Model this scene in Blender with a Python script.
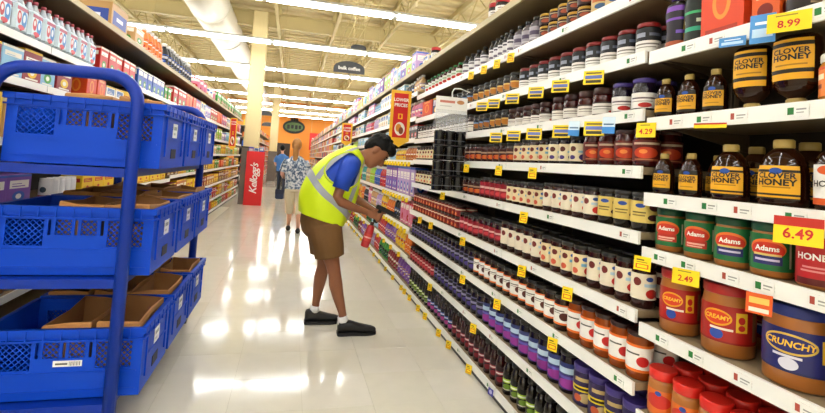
import bpy, bmesh, math, random
from mathutils import Vector, Matrix
R = random.Random(7)
PI = math.pi
for o in list(bpy.data.objects): bpy.data.objects.remove(o, do_unlink=True)
SC = bpy.context.scene
COL = SC.collection

# ------------------------------------------------------------------ camera, world, exposure
CAM_H, FPX, YAW, PITCH, ROLL, PPY = 1.40, 465.0, .2507, .0512, .0640, 139.8
cam_d = bpy.data.cameras.new('camera'); cam = bpy.data.objects.new('camera', cam_d); COL.objects.link(cam)
_f = Vector((math.sin(YAW)*math.cos(PITCH), math.cos(YAW)*math.cos(PITCH), math.sin(PITCH)))
_r = Vector((math.cos(YAW), -math.sin(YAW), 0)); _u = _r.cross(_f)
_r2 = _r*math.cos(ROLL)+_u*math.sin(ROLL); _u2 = -_r*math.sin(ROLL)+_u*math.cos(ROLL)
cam.matrix_world = Matrix(((_r2.x, _u2.x, -_f.x, 0), (_r2.y, _u2.y, -_f.y, 0), (_r2.z, _u2.z, -_f.z, CAM_H), (0, 0, 0, 1)))
cam_d.sensor_width = 36; cam_d.sensor_fit = 'HORIZONTAL'; cam_d.lens = FPX/825*36
cam_d.shift_y = -(206.5-PPY)/825; cam_d.clip_start = .02; cam_d.clip_end = 200
SC.camera = cam
TUBE_STRENGTH = 27.0
EXPOSURE = 0.0
w = bpy.data.worlds.new('world'); SC.world = w; w.use_nodes = True
w.node_tree.nodes['Background'].inputs[0].default_value = (1, .97, .92, 1)
w.node_tree.nodes['Background'].inputs[1].default_value = .15
vs = SC.view_settings
vs.view_transform = 'Standard'; vs.look = 'None'; vs.gamma = 1; vs.exposure = EXPOSURE; vs.use_curve_mapping = False

# ------------------------------------------------------------------ materials
def lin(h):
    if not isinstance(h, str): return tuple(h)+(1,) if len(h) == 3 else tuple(h)
    h = h.lstrip('#'); o = []
    for i in (0, 2, 4):
        c = int(h[i:i+2], 16)/255
        o.append(c/12.92 if c <= .04045 else ((c+.055)/1.055)**2.4)
    return (*o, 1)
MATS = {}
def mat(name, col, rough=.5, metal=0, coat=0, noise=0, nscale=20, bump=0, emis=0, alpha=1, spec=.5, trans=0):
    if name in MATS: return MATS[name]
    m = bpy.data.materials.new(name); m.use_nodes = True; nt = m.node_tree
    b = nt.nodes['Principled BSDF']; c = lin(col)
    b.inputs['Base Color'].default_value = c; b.inputs['Roughness'].default_value = rough
    b.inputs['Metallic'].default_value = metal; b.inputs['Coat Weight'].default_value = coat
    b.inputs['Coat Roughness'].default_value = .06
    b.inputs['Specular IOR Level'].default_value = spec
    b.inputs['Transmission Weight'].default_value = trans
    if emis:
        b.inputs['Emission Color'].default_value = c; b.inputs['Emission Strength'].default_value = emis
    if alpha < 1: b.inputs['Alpha'].default_value = alpha
    if noise or bump:
        tc = nt.nodes.new('ShaderNodeTexCoord'); n = nt.nodes.new('ShaderNodeTexNoise')
        n.inputs['Scale'].default_value = nscale; n.inputs['Detail'].default_value = 4
        nt.links.new(tc.outputs['Object'], n.inputs['Vector'])
        if noise:
            mx = nt.nodes.new('ShaderNodeMix'); mx.data_type = 'RGBA'
            mx.inputs[6].default_value = tuple(v*(1-noise) for v in c[:3])+(1,)
            mx.inputs[7].default_value = tuple(min(1, v*(1+noise)) for v in c[:3])+(1,)
            nt.links.new(n.outputs['Fac'], mx.inputs[0]); nt.links.new(mx.outputs[2], b.inputs['Base Color'])
        if bump:
            bp = nt.nodes.new('ShaderNodeBump'); bp.inputs['Strength'].default_value = bump; bp.inputs['Distance'].default_value = .01
            nt.links.new(n.outputs['Fac'], bp.inputs['Height']); nt.links.new(bp.outputs[0], b.inputs['Normal'])
    MATS[name] = m
    return m

def _mask_group(kind):
    n = 'print_'+kind
    if n in bpy.data.node_groups: return bpy.data.node_groups[n]
    g = bpy.data.node_groups.new(n, 'ShaderNodeTree')
    for s in ('u', 'v', 'cu', 'cv', 'ru', 'rv'): g.interface.new_socket(s, in_out='INPUT', socket_type='NodeSocketFloat')
    g.interface.new_socket('mask', in_out='OUTPUT', socket_type='NodeSocketFloat')
    gi = g.nodes.new('NodeGroupInput'); go = g.nodes.new('NodeGroupOutput'); L = g.links.new
    def M(op, a, b=None):
        k = g.nodes.new('ShaderNodeMath'); k.operation = op
        for i, s in enumerate((a, b)):
            if s is None: continue
            if isinstance(s, (int, float)): k.inputs[i].default_value = s
            else: L(s, k.inputs[i])
        return k.outputs[0]
    I = gi.outputs
    du = M('DIVIDE', M('ABSOLUTE', M('SUBTRACT', I['u'], I['cu'])), I['ru'])
    dv = M('DIVIDE', M('ABSOLUTE', M('SUBTRACT', I['v'], I['cv'])), I['rv'])
    d = M('ADD', M('MULTIPLY', du, du), M('MULTIPLY', dv, dv)) if kind == 'ell' else M('MAXIMUM', du, dv)
    L(M('LESS_THAN', d, 1.0), go.inputs[0])
    return g
def pmat(name, base, ops=(), rough=.45, rep=2, coat=0, metal=0):
    """printed paper/film: base colour with rectangles and ellipses laid out in UV"""
    if name in MATS: return MATS[name]
    m = bpy.data.materials.new(name); m.use_nodes = True; nt = m.node_tree; L = nt.links.new
    b = nt.nodes['Principled BSDF']; b.inputs['Roughness'].default_value = rough
    b.inputs['Coat Weight'].default_value = coat; b.inputs['Metallic'].default_value = metal
    b.inputs['Specular IOR Level'].default_value = .35
    uv = nt.nodes.new('ShaderNodeUVMap'); sp = nt.nodes.new('ShaderNodeSeparateXYZ'); L(uv.outputs[0], sp.inputs[0])
    u = sp.outputs[0]
    if rep != 1:
        a = nt.nodes.new('ShaderNodeMath'); a.operation = 'MULTIPLY'; a.inputs[1].default_value = rep; L(u, a.inputs[0])
        c = nt.nodes.new('ShaderNodeMath'); c.operation = 'FRACT'; L(a.outputs[0], c.inputs[0]); u = c.outputs[0]
    cur = None
    for k, cu, cv, ru, rv, colr in ops:
        g = nt.nodes.new('ShaderNodeGroup'); g.node_tree = _mask_group(k)
        L(u, g.inputs[0]); L(sp.outputs[1], g.inputs[1])
        for i, v in enumerate((cu, cv, ru, rv)): g.inputs[2+i].default_value = v
        mx = nt.nodes.new('ShaderNodeMix'); mx.data_type = 'RGBA'
        if cur is None: mx.inputs[6].default_value = lin(base)
        else: L(cur, mx.inputs[6])
        mx.inputs[7].default_value = lin(colr); L(g.outputs[0], mx.inputs[0]); cur = mx.outputs[2]
    if cur is None: b.inputs['Base Color'].default_value = lin(base)
    else: L(cur, b.inputs['Base Color'])
    MATS[name] = m
    return m
def rc(u0, u1, v0, v1, c): return ('rect', (u0+u1)/2, (v0+v1)/2, (u1-u0)/2, (v1-v0)/2, c)
def el(u, v, ru, rv, c): return ('ell', u, v, ru, rv, c)

# ------------------------------------------------------------------ mesh helpers
class MB:
    def __init__(s): s.v = []; s.f = []; s.uv = []; s.mi = []; s.sm = []
    def add(s, vs, fs, uvs=None, mi=0, smooth=False):
        o = len(s.v); s.v += [tuple(p) for p in vs]
        for i, f in enumerate(fs):
            s.f.append([o+k for k in f]); s.mi.append(mi); s.sm.append(smooth)
            s.uv.append(uvs[i] if uvs else [(0, 0)]*len(f))
        return s
    def box(s, x0, x1, y0, y1, z0, z1, mi=0, M=None):
        P = [(x, y, z) for z in (z0, z1) for y in (y0, y1) for x in (x0, x1)]
        if M: P = [M @ Vector(p) for p in P]
        F = [(0, 2, 3, 1), (4, 5, 7, 6), (0, 1, 5, 4), (2, 6, 7, 3), (0, 4, 6, 2), (1, 3, 7, 5)]
        # uv: u runs along y on x faces, along x on y faces; v is height
        def q(f):
            out = []
            for k in f:
                i, j, h = k & 1, (k >> 1) & 1, (k >> 2) & 1
                if f in (F[0], F[1]): out.append((i, j))
                elif f == F[2]: out.append((i, h))
                elif f == F[3]: out.append((1-i, h))
                elif f == F[4]: out.append((1-j, h))
                else: out.append((j, h))
            return out
        return s.add(P, F, [q(f) for f in F], mi)
    def rbox(s, x0, x1, y0, y1, z0, z1, b, mi=0, M=None):
        """box with chamfered vertical and top edges"""
        def ring(i, z): return [(x0+i+b, y0+i, z), (x1-i-b, y0+i, z), (x1-i, y0+i+b, z), (x1-i, y1-i-b, z), (x1-i-b, y1-i, z), (x0+i+b, y1-i, z), (x0+i, y1-i-b, z), (x0+i, y0+i+b, z)]
        rings = [ring(b, z0), ring(0, z0+b), ring(0, z1-b), ring(b, z1)]
        V = [Vector(p) for r in rings for p in r]
        if M: V = [M @ p for p in V]
        F, U = [], []
        for k in range(3):
            for j in range(8):
                F.append((k*8+j, k*8+(j+1) % 8, k*8+8+(j+1) % 8, k*8+8+j))
                uu = {0: (0, 1), 1: (1, 1), 2: (0, 1), 3: (1, 1), 4: (0, 1), 5: (1, 1), 6: (0, 1), 7: (0, 0)}[j]
                v0, v1 = (k/3, (k+1)/3) if False else ((0, .03), (.03, .97), (.97, 1))[k]
                U.append([(uu[0], v0), (uu[1], v0), (uu[1], v1), (uu[0], v1)])
        F.append(tuple(range(7, -1, -1))); U.append([(0, 0)]*8)
        F.append(tuple(range(24, 32))); U.append([(.5, 1)]*8)
        return s.add(V, F, U, mi)
    def lathe(s, prof, n=18, sx=1, sy=1, mi=0, c=(0, 0, 0), smooth=True, caps=True, a0=0):
        V, F, U = [], [], []
        zs = [p[1] for p in prof]; z0, z1 = min(zs), max(zs); dz = (z1-z0) or 1
        for r, z in prof:
            for j in range(n):
                a = 2*PI*j/n+a0
                V.append((c[0]+r*math.cos(a)*sx, c[1]+r*math.sin(a)*sy, c[2]+z))
        for i in range(len(prof)-1):
            for j in range(n):
                k = (j+1) % n
                F.append((i*n+j, i*n+k, (i+1)*n+k, (i+1)*n+j))
                v0, v1 = (prof[i][1]-z0)/dz, (prof[i+1][1]-z0)/dz
                U.append([(j/n, v0), ((j+1)/n, v0), ((j+1)/n, v1), (j/n, v1)])
        if caps:
            F.append(tuple(range(n-1, -1, -1))); U.append([(0, 0)]*n)
            F.append(tuple((len(prof)-1)*n+j for j in range(n))); U.append([(0, 1)]*n)
        return s.add(V, F, U, mi, smooth)
    def tube(s, pts, r, n=8, mi=0, closed=False, caps=True):
        pts = [Vector(p) for p in pts]; V, F = [], []; up = Vector((0, 0, 1)); m = len(pts)
        prev = None
        for i, p in enumerate(pts):
            a = pts[(i-1) % m] if (closed or i > 0) else p; b = pts[(i+1) % m] if (closed or i < m-1) else p
            t = (b-a).normalized()
            if prev is None:
                ref = up if abs(t.z) < .9 else Vector((1, 0, 0)); x = t.cross(ref).normalized()
            else:
                x = (prev-t*prev.dot(t)); x = x.normalized() if x.length > 1e-5 else t.orthogonal().normalized()
            prev = x; y = t.cross(x)
            rr = r[i] if isinstance(r, (list, tuple)) else r
            for j in range(n):
                an = 2*PI*j/n; V.append(p+x*rr*math.cos(an)+y*rr*math.sin(an))
        for i in range(m if closed else m-1):
            for j in range(n):
                k = (j+1) % n; i2 = (i+1) % m
                F.append((i*n+j, i*n+k, i2*n+k, i2*n+j))
        if caps and not closed:
            F.append(tuple(range(n-1, -1, -1))); F.append(tuple((m-1)*n+j for j in range(n)))
        return s.add(V, F, None, mi, True)
    def loft(s, rings, n=14, mi=0):
        """rings: (centre, half-width along side, half-depth, side vector) ; perpendicular to path"""
        V, F = [], []; m = len(rings)
        C = [Vector(r[0]) for r in rings]
        for i, r in enumerate(rings):
            t = (C[min(i+1, m-1)]-C[max(i-1, 0)]).normalized()
            sd = Vector(r[3]); sd = (sd-t*sd.dot(t)).normalized(); d = t.cross(sd)
            for j in range(n):
                a = 2*PI*j/n; V.append(C[i]+sd*r[1]*math.cos(a)+d*r[2]*math.sin(a))
        for i in range(m-1):
            for j in range(n):
                k = (j+1) % n; F.append((i*n+j, i*n+k, (i+1)*n+k, (i+1)*n+j))
        F.append(tuple(range(n-1, -1, -1))); F.append(tuple((m-1)*n+j for j in range(n)))
        return s.add(V, F, None, mi, True)
    def mesh(s, name, *mats):
        me = bpy.data.meshes.new(name); me.from_pydata(s.v, [], s.f)
        ul = me.uv_layers.new(name='UVMap'); k = 0
        flat = []
        for q in s.uv:
            for p in q: flat += [p[0], p[1]]
        ul.data.foreach_set('uv', flat)
        me.polygons.foreach_set('material_index', s.mi); me.polygons.foreach_set('use_smooth', s.sm)
        for m in mats: me.materials.append(m)
        me.update(); return me
    def build(s, name, m, parent=None, loc=None, kind=None):
        return obj(name, s.mesh(name, *(m if isinstance(m, (list, tuple)) else [m])), parent, loc, kind)
def obj(name, me, parent=None, loc=None, kind=None):
    o = bpy.data.objects.new(name, me); COL.objects.link(o)
    if parent: o.parent = parent
    if loc: o.location = loc
    if kind: o['kind'] = kind
    return o
def tag(o, label, cat, group=None):
    o['label'] = label; o['category'] = cat
    if group: o['group'] = group
    return o
def empty(name, loc=(0, 0, 0), rz=0):
    o = bpy.data.objects.new(name, None); COL.objects.link(o); o.location = loc; o.rotation_euler = (0, 0, rz); o.empty_display_size = .05
    return o
_txt = {}
def text_mesh(s, size=1, bold=.0, shear=0, extrude=0, spacing=1):
    """letters as a flat mesh, centred on the origin in the xy plane"""
    cu = bpy.data.curves.new('letters', 'FONT'); cu.body = s; cu.size = size; cu.align_x = 'CENTER'; cu.align_y = 'CENTER'
    cu.offset = bold*size; cu.shear = shear; cu.extrude = extrude; cu.resolution_u = 2; cu.space_character = spacing; cu.fill_mode = 'FRONT' if not extrude else 'BOTH'
    o = bpy.data.objects.new('letters', cu); COL.objects.link(o)
    dg = bpy.context.evaluated_depsgraph_get(); me = bpy.data.meshes.new_from_object(o.evaluated_get(dg))
    bpy.data.objects.remove(o, do_unlink=True); bpy.data.curves.remove(cu)
    return me
def letters(name, s, size, m, fn, parent=None, bold=0, shear=0, loc=None, spacing=1):
    """text whose flat (x,y) is mapped into 3-D by fn"""
    key = (s, size, bold, shear, spacing)
    if key not in _txt:
        t = text_mesh(s, size, bold, shear, 0, spacing); _txt[key] = ([tuple(v.co) for v in t.vertices], [tuple(p.vertices) for p in t.polygons]); bpy.data.meshes.remove(t)
    V, F = _txt[key]
    b = MB(); b.add([fn(x, y) for x, y, z in V], F)
    return b.mesh(name, m)

ORD = ['first', 'second', 'third', 'fourth', 'fifth', 'sixth', 'seventh', 'eighth', 'ninth', 'tenth', 'eleventh', 'twelfth', 'thirteenth', 'fourteenth', 'fifteenth', 'sixteenth', 'seventeenth', 'eighteenth', 'nineteenth', 'twentieth'] + \
      ['twenty-'+x for x in ('first', 'second', 'third', 'fourth', 'fifth', 'sixth', 'seventh', 'eighth', 'ninth')] + ['thirtieth'] + ['thirty-'+x for x in ('first', 'second', 'third', 'fourth', 'fifth', 'sixth', 'seventh', 'eighth', 'ninth')] + ['fortieth'] + ['forty-'+x for x in ('first', 'second', 'third', 'fourth', 'fifth', 'sixth', 'seventh', 'eighth', 'ninth')]

# ------------------------------------------------------------------ the setting
FX = 1.285          # front of the right-hand shelving
LX = -1.66          # front of the left-hand shelving
YE = 38.0           # far wall
m_wall = mat('cream_paint', 'e9dcb4', .7)
m_orange = mat('orange_paint', 'e8922c', .6, noise=.06, nscale=.6)
m_deck = mat('cream_roof_deck', 'dccda0', .7, noise=.08, nscale=1.5)
m_steel = mat('cream_steel', 'c4b37e', .6)
m_duct = mat('duct_metal', 'e4e0d2', .4, noise=.05, nscale=2)
m_white = mat('white_enamel', 'f1f0ea', .35)
m_black = mat('black_plastic', '101113', .4)
m_grout = mat('floor_grout', 'b3ac96', .5)

def floor_mat(name, c):
    m = bpy.data.materials.new(name); m.use_nodes = True; nt = m.node_tree; L = nt.links.new
    b = nt.nodes['Principled BSDF']; tc = nt.nodes.new('ShaderNodeTexCoord')
    ge = nt.nodes.new('ShaderNodeNewGeometry')
    n = nt.nodes.new('ShaderNodeTexNoise'); n.inputs['Scale'].default_value = 9; n.inputs['Detail'].default_value = 6; L(ge.outputs['Position'], n.inputs['Vector'])
    mx = nt.nodes.new('ShaderNodeMix'); mx.data_type = 'RGBA'; k = lin(c)
    mx.inputs[6].default_value = tuple(v*.94 for v in k[:3])+(1,); mx.inputs[7].default_value = tuple(min(1, v*1.05) for v in k[:3])+(1,)
    L(n.outputs['Fac'], mx.inputs[0]); L(mx.outputs[2], b.inputs['Base Color'])
    b.inputs['Roughness'].default_value = .09; b.inputs['Specular IOR Level'].default_value = .4
    n2 = nt.nodes.new('ShaderNodeTexNoise'); n2.inputs['Scale'].default_value = 2.2; n2.inputs['Detail'].default_value = 2; L(ge.outputs['Position'], n2.inputs['Vector'])
    bp = nt.nodes.new('ShaderNodeBump'); bp.inputs['Strength'].default_value = .12; bp.inputs['Distance'].default_value = .012
    L(n2.outputs['Fac'], bp.inputs['Height']); L(bp.outputs[0], b.inputs['Normal'])
    return m
FM = [floor_mat('vinyl_tile_'+x, c) for x, c in (('ivory', 'dad6c8'), ('pale', 'dcd8cb'), ('warm', 'd8d4c4'))]
fl = MB().box(-16, 16, -12, YE, -.10, -.0025).build('floor', m_grout, kind='structure')
TS = .40
tile_me = [MB().box(.0007, TS-.0007, .0007, TS-.0007, -.006, 0).mesh('tile', m) for m in FM]
far = MB(); nt_ = 0
tx0, ty0 = .96-8*TS, 2.70-8*TS
for j in range(-30, 95):
    for i in range(-8, 22):
        x, y = tx0+i*TS, ty0+j*TS
        if y > YE-TS: continue
        wide = y > 12.6 and x > -5 and x < 6
        lane = -1.8 < x < 1.35
        if lane and 1.5 <= y < 15.4 and nt_ < 300:
            o = obj('tile', tile_me[R.randrange(3)], fl, (x, y, 0)); o.rotation_euler = (R.uniform(-.0012, .0012), R.uniform(-.0012, .0012), 0); nt_ += 1
        elif lane or wide:
            far.box(x+.0007, x+TS-.0007, y+.0007, y+TS-.0007, -.006, 0, mi=R.randrange(3))
far.build('tile_field', FM, fl, kind='stuff')

MB().box(-16, 16, YE, YE+.2, 0, 6).build('wall_back', m_orange, kind='structure')
MB().box(-16.2, -16, -12, YE, 0, 6).build('wall_left', m_wall, kind='structure')
MB().box(16, 16.2, -12, YE, 0, 6).build('wall_right', m_wall, kind='structure')
MB().box(-16, 16, -12.2, -12, 0, 6).build('wall_front', m_wall, kind='structure')
t = MB().box(-16, 16, YE-.06, YE, 4.62, 5.5); t.build('trim_1', m_wall, kind='structure')
t = MB().box(-16, 16, YE-.03, YE, 4.50, 4.62); t.build('trim_2', mat('red_brown_band', 'b8441c', .5), kind='structure')
# ceiling : ribbed deck, open-web joists along y, beams along x
cl = MB().box(-16, 16, -12, YE, 5.62, 5.8).build('ceiling', m_deck, kind='structure')
rib = MB().box(-16, 16, 0, .06, 5.56, 5.63).mesh('deck_rib', m_deck)
k = 0; y = -10.0
while y < YE-.5:
    obj('deck_rib', rib, cl, (0, y, 0)); y += .45
jb = MB(); JL = YE+12
jb.box(-.05, .05, -12, YE, 5.42, 5.56); jb.box(-.04, .04, -12, YE, 4.92, 4.98)
yy = -12.0
while yy < YE-1.3:
    jb.tube([(0, yy, 4.95), (0, yy+.6, 5.45)], .018, 4); jb.tube([(0, yy+.6, 5.45), (0, yy+1.2, 4.95)], .018, 4); yy += 1.2
jm = jb.mesh('joist', m_steel)
for x in (-10.2, -8.3, -6.4, -4.5, -2.75, -.63, .9, 2.4, 4.0, 5.7, 7.5, 9.4): obj('joist', jm, cl, (x, 0, 0))
bm_ = MB().box(-16, 16, -.09, .09, 5.0, 5.03).box(-16, 16, -.09, .09, 5.4, 5.43).box(-16, 16, -.015, .015, 5.03, 5.4).mesh('beam', m_steel)
for y in (13.75, 26.3): obj('beam', bm_, cl, (0, y, 0))
cond = MB()
for x in (1.15, 1.3, 1.45, 1.6): cond.tube([(x, 7, 4.86), (x, 30, 4.86)], .014, 5)
for y in range(8, 30, 2): cond.box(1.0, 1.75, y-.02, y+.02, 4.82, 4.845)
cond.build('conduit_run', m_steel, cl)
# duct
d = MB()
n = 20
d.tube([(-2.2, -8, 4.95), (-2.2, 33, 4.95)], .46, 24)
dd = d.build('duct', m_duct); tag(dd, 'large round pale metal air duct running along under the roof', 'duct')
dm = MB().tube([(0, 0, 0), (0, .05, 0)], .475, 24).mesh('seam_band', m_duct)
for y in range(-6, 33, 3): obj('seam_band', dm, dd, (-2.2, y, 4.95))

# fluorescent strips: rows across the aisle
m_tube = mat('fluorescent_tube', (1, 1, 1), .5, emis=TUBE_STRENGTH)
FW = 2.44
hb = MB().box(.01, FW-.01, -.08, .08, .075, .125)
hb.box(.0, .05, -.06, .06, 0, .08).box(FW-.05, FW, -.06, .06, 0, .08)
house_me = hb.mesh('housing', mat('fixture_grey', 'c9c9c2', .45))
tube_me = MB().tube([(.05, 0, .04), (FW-.05, 0, .04)], .034, 6).mesh('tube', m_tube)
hang_me = MB().tube([(.3, 0, .12), (.3, 0, 1.36)], .006, 4).mesh('hanger_wire', m_steel)
rows = [-9.5, -5.85, -2.2, 1.45, 5.1, 8.8, 12.25, 16.1, 19.75, 23.5, 27.2, 30.9, 34.6]
vis = [r for r in rows if r > 8]
for y in rows:
    for i in range(-5, 6):
        x = i*FW-.7
        if y < 8: lb = 'fluorescent strip light above the camera, %s row forward, %s from the left' % (ORD[[r for r in rows if r < 8][::-1].index(y)], ORD[i+5])
        else: lb = 'fluorescent strip light, %s ceiling row back, %s from the left' % (ORD[vis.index(y)], ORD[i+5])
        o = empty('strip_light', (x, y, 4.2)); tag(o, lb, 'ceiling light', 'fluorescent strip lights')
        obj('housing', house_me, o)
        if not (x < -1.6 and x+FW > -2.8): obj('hanger_wire', hang_me, o); obj('hanger_wire', hang_me, o, (FW-.6, 0, 0))
        a = obj('tube', tube_me, o, (0, -.055, 0)); b = obj('tube', tube_me, o, (0, .055, 0))

# columns
def column(x, y, w, lbl, skirt):
    o = empty('column', (x, y, 0)); o['kind'] = 'structure'
    h = w/2
    MB().rbox(-h, h, -h, h, 0, 5.4, .03).build('shaft', mat('column_paint', 'e2cf9a', .6), o)
    MB().box(-h-.02, h+.02, -h-.02, h+.02, 0, skirt).build('skirt_panel', mat('grey_wainscot', '6c6258', .5, noise=.3, nscale=3), o)
    MB().box(-h-.03, h+.03, -h-.03, h+.03, skirt, skirt+.03).build('skirt_cap', m_black, o)
    tag(o, lbl, 'column')
column(-1.12, 13.7, .40, 'cream square column with grey skirting behind the red stand', 1.55)
column(-1.02, 26.2, .40, 'slimmer far cream column beyond the red stand', 1.55)

# ------------------------------------------------------------------ shelving
m_lip = mat('white_price_rail', 'f3f3ef', .35)
m_shelf = mat('beige_shelf', '8f7d60', .6)
m_back = mat('dark_back_panel', '2a2420', .7)
m_up = mat('upright_steel', '5a4c3c', .5)
m_canopy = mat('canopy_board', 'b4a478', .5)
m_kick = mat('kick_plate', '16161a', .45)
def bay(side, y0, y1, zs, label, top=2.475, depth=.46, lips=None):
    """side +1: faces -x on the right of the aisle; -1: faces +x on the left"""
    fx = FX if side > 0 else LX
    o = empty('shelving_bay', (fx, y0, 0)); tag(o, label, 'shelving'); L = y1-y0; s = side
    def B(a, b, *r): return (min(s*a, s*b), max(s*a, s*b), *r)
    MB().box(*B(depth, depth+.03, 0, L, 0, top)).build('back_panel', m_back, o)
    MB().box(*B(depth-.05, depth, 0, .02, 0, top)).build('upright', m_up, o)
    MB().box(*B(depth-.05, depth, L-.02, L, 0, top)).build('upright', m_up, o)
    MB().box(*B(.012, .04, 0, L, 0, zs[0]-.045)).build('kick_plate', m_kick, o)
    for i, z in enumerate(zs):
        d0 = .0
        sh = MB().box(*B(.008, depth, .004, L-.004, z-.028, z-.002)).build('shelf', m_shelf, o)
        MB().box(*B(-.006, .006, .006, L-.006, z-.046, z+.002)).build('price_rail', m_lip, sh)
        if i:
            for yy in (.022, L-.028):
              bk = MB(); bk.add([(s*.06, yy, z-.03), (s*depth, yy, z-.03), (s*depth, yy, z-.10), (s*.06, yy+.006, z-.03), (s*depth, yy+.006, z-.03), (s*depth, yy+.006, z-.10)], [(0, 1, 2), (3, 5, 4), (0, 2, 5, 3), (0, 3, 4, 1), (1, 4, 5, 2)])
              bk.build('bracket', m_up, sh)
    c = MB().box(*B(.0, depth, .0, L, top-.03, top)).build('top_board', mat('top_board_brown', '8b7a5c', .6), o)
    MB().box(*B(-.008, .008, 0, L, top-.045, top)).build('edge_trim', m_canopy, c)
    return o
ZB = dict(a=2.144, b=1.889, c=1.665, d=1.445, e=1.198, f=.908, g=.643, h=.38, base=.085)
ZA = dict(A1=1.878, A2=1.626, A3=1.347, A4=1.147, A5=.872, A6=.56, A7=.30, A8=.085)
zb = sorted(ZB.values()); za = sorted(ZA.values()); ZC = [.085, .40, .70, 1.04, 1.435, 1.68, 1.92, 2.2]
bay(1, .26, 1.475, za, 'nearest bay of grocery shelving holding honey and peanut butter', top=2.475)
for i, (p, q) in enumerate(((1.485, 2.63), (2.63, 3.775), (3.775, 4.92))):
    bay(1, p, q, zb, 'jam shelving bay, %s' % ('next to the honey bay', 'middle of the three jam bays', 'farthest of the three jam bays')[i])
y = 4.92; i = 0
while y < 16.3:
    bay(1, y, y+1.9, ZC, 'right-hand grocery shelving bay, %s one past the jam bays' % ORD[i]); y += 1.9; i += 1
YC = y
while y < 35:
    bay(1, y, min(y+4.9, 36.2), ZC, 'right-hand far shelving section, %s past the nearer bays' % ORD[i-6]); y += 4.9; i += 1
ZL1 = [.085, .42, .70, .97, 1.40, 1.77, 2.04]; ZL2 = [.085, .34, .67, 1.01, 1.34, 1.665, 2.03]
y = 1.9; i = 0
while y < 16.2:
    bay(-1, y, min(y+1.8, 16.3), ZL1 if y < 7.2 else ZL2, 'left-hand shelving bay behind the blue cart, %s from the near end' % ORD[i] if y < 7.2 else 'left-hand shelving bay beyond the blue cart, %s from the near end' % ORD[i]); y += 1.8; i += 1
y = 19.0; i = 0
while y < 35:
    bay(-1, y, min(y+4.5, 36), ZL2, 'far left shelving section beyond the column, %s back' % ORD[i]); y += 4.5; i += 1

# ------------------------------------------------------------------ products
KIND = {}
def kind(name, cat, parts): KIND[name] = (cat, parts); return name
def jar_profile(r, h, lh, neck=.9):
    return [(r*.90, 0), (r, .006), (r, h*.70), (r*.97, h*.76), (r*neck, h-lh-.004), (r*neck*.98, h-lh+.003)]
def lid_profile(r, h, lh):
    return [(r*.97, h-lh), (r, h-lh+.002), (r, h-.003), (r*.95, h), (r*.90, h), (r*.4, h+.0003)]
def band(r, z0, z1, n=20, sx=1, sy=1): return MB().lathe([(r, z0), (r, z1)], n, sx, sy, caps=False)
def jar(name, r, h, body, lid, label, lz=(.14, .68), lh=.018, neck=.9, n=18, cat='jar', oname='jam_jar', lidr=.94):
    kind(name, cat, [(oname, MB().lathe(jar_profile(r, h, lh, neck), n).mesh(oname, body)),
                     ('lid', MB().lathe(lid_profile(r*lidr, h, lh), n).mesh('lid', lid)),
                     ('label', band(r*1.006, h*lz[0], h*lz[1], n).mesh('label', label))])
    return name
def glossy(n, c, **k): return mat(n, c, k.pop('rough', .14), coat=.12, spec=.4, **k)
m_dkred = glossy('dark_red_jam', '2c0809'); m_dkpur = glossy('dark_grape', '140a1c'); m_brown = glossy('brown_preserve', '2a140a')
m_red = glossy('red_jam', '3c0b0a'); m_amber = glossy('amber_jelly', '8a3b0d'); m_dk = glossy('dark_contents', '120d0c')
m_peanut = glossy('peanut_butter', 'a8672c', rough=.3); m_honey = glossy('dark_honey', '260c03', rough=.08)
m_ltblack = mat('lid_black', '14120f', .35); m_lred = mat('lid_red', 'b01d1c', .35); m_lgold = mat('lid_gold', 'b08a30', .35, metal=.5)
m_lmaroon = mat('lid_maroon', '34100e', .4); m_lpurple = mat('lid_purple', '3a2a78', .4); m_lgreen = mat('lid_green', '1f7a3a', .4); m_lblue = mat('lid_blue', '1c2a78', .4); m_lwhite = mat('lid_white', 'e8e8e4', .4)

# label prints
P = {}
P['blackwhite'] = pmat('print_black_white', '15171c', [rc(0, 1, 0, .47, 'e6e4e0'), rc(.1, .8, .30, .36, '77736e'), rc(.1, .7, .18, .22, '8a8680'), rc(.12, .40, .62, .80, '8d93a6'), rc(.5, .85, .66, .78, '5d6378')])
P['whitelow'] = pmat('print_white_low', 'e4e0da', [rc(0, 1, .86, 1, '2a1310'), rc(.12, .85, .56, .64, '5c4f4b'), rc(.12, .7, .36, .42, '8a807b'), el(.7, .2, .10, .10, 'b3241c')])
P['whitecherry'] = pmat('print_white_cherry', 'e6e3e0', [rc(.1, .9, .60, .7, '574a55'), rc(.1, .7, .42, .47, '8a807b'), el(.5, .2, .18, .16, 'b3241c')])
P['creamred'] = pmat('print_cream_red', 'e0cfa6', [el(.30, .72, .11, .14, '6c2420'), el(.62, .78, .12, .1, '2d4f9a'), rc(.48, .85, .44, .58, '6aa3c4'), el(.74, .24, .17, .20, 'b8261c'), el(.26, .22, .12, .14, 'c8553a')])
P['creampurple'] = pmat('print_cream_purple', 'e2d6b6', [el(.30, .70, .12, .15, '5a2b26'), rc(.50, .86, .48, .60, '8fb6c8'), el(.72, .24, .19, .18, '3a2c66'), el(.28, .22, .12, .12, '4a3676')])
P['creamstraw'] = pmat('print_cream_straw', 'e6dcc6', [el(.27, .68, .11, .16, '6d2420'), el(.60, .8, .1, .09, '2d4f9a'), rc(.46, .88, .50, .62, 'a9c8d8'), el(.66, .24, .16, .18, 'c42a22'), el(.86, .20, .10, .14, 'a81f1c')])
P['yellowdark'] = pmat('print_yellow_dark', 'd8be66', [el(.72, .72, .15, .17, '4a1a20'), el(.36, .78, .12, .1, '25479a'), el(.7, .25, .16, .15, '3a141c'), rc(.15, .48, .30, .36, '7c6a34'), rc(.15, .5, .44, .50, '5c4f28')])
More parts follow.
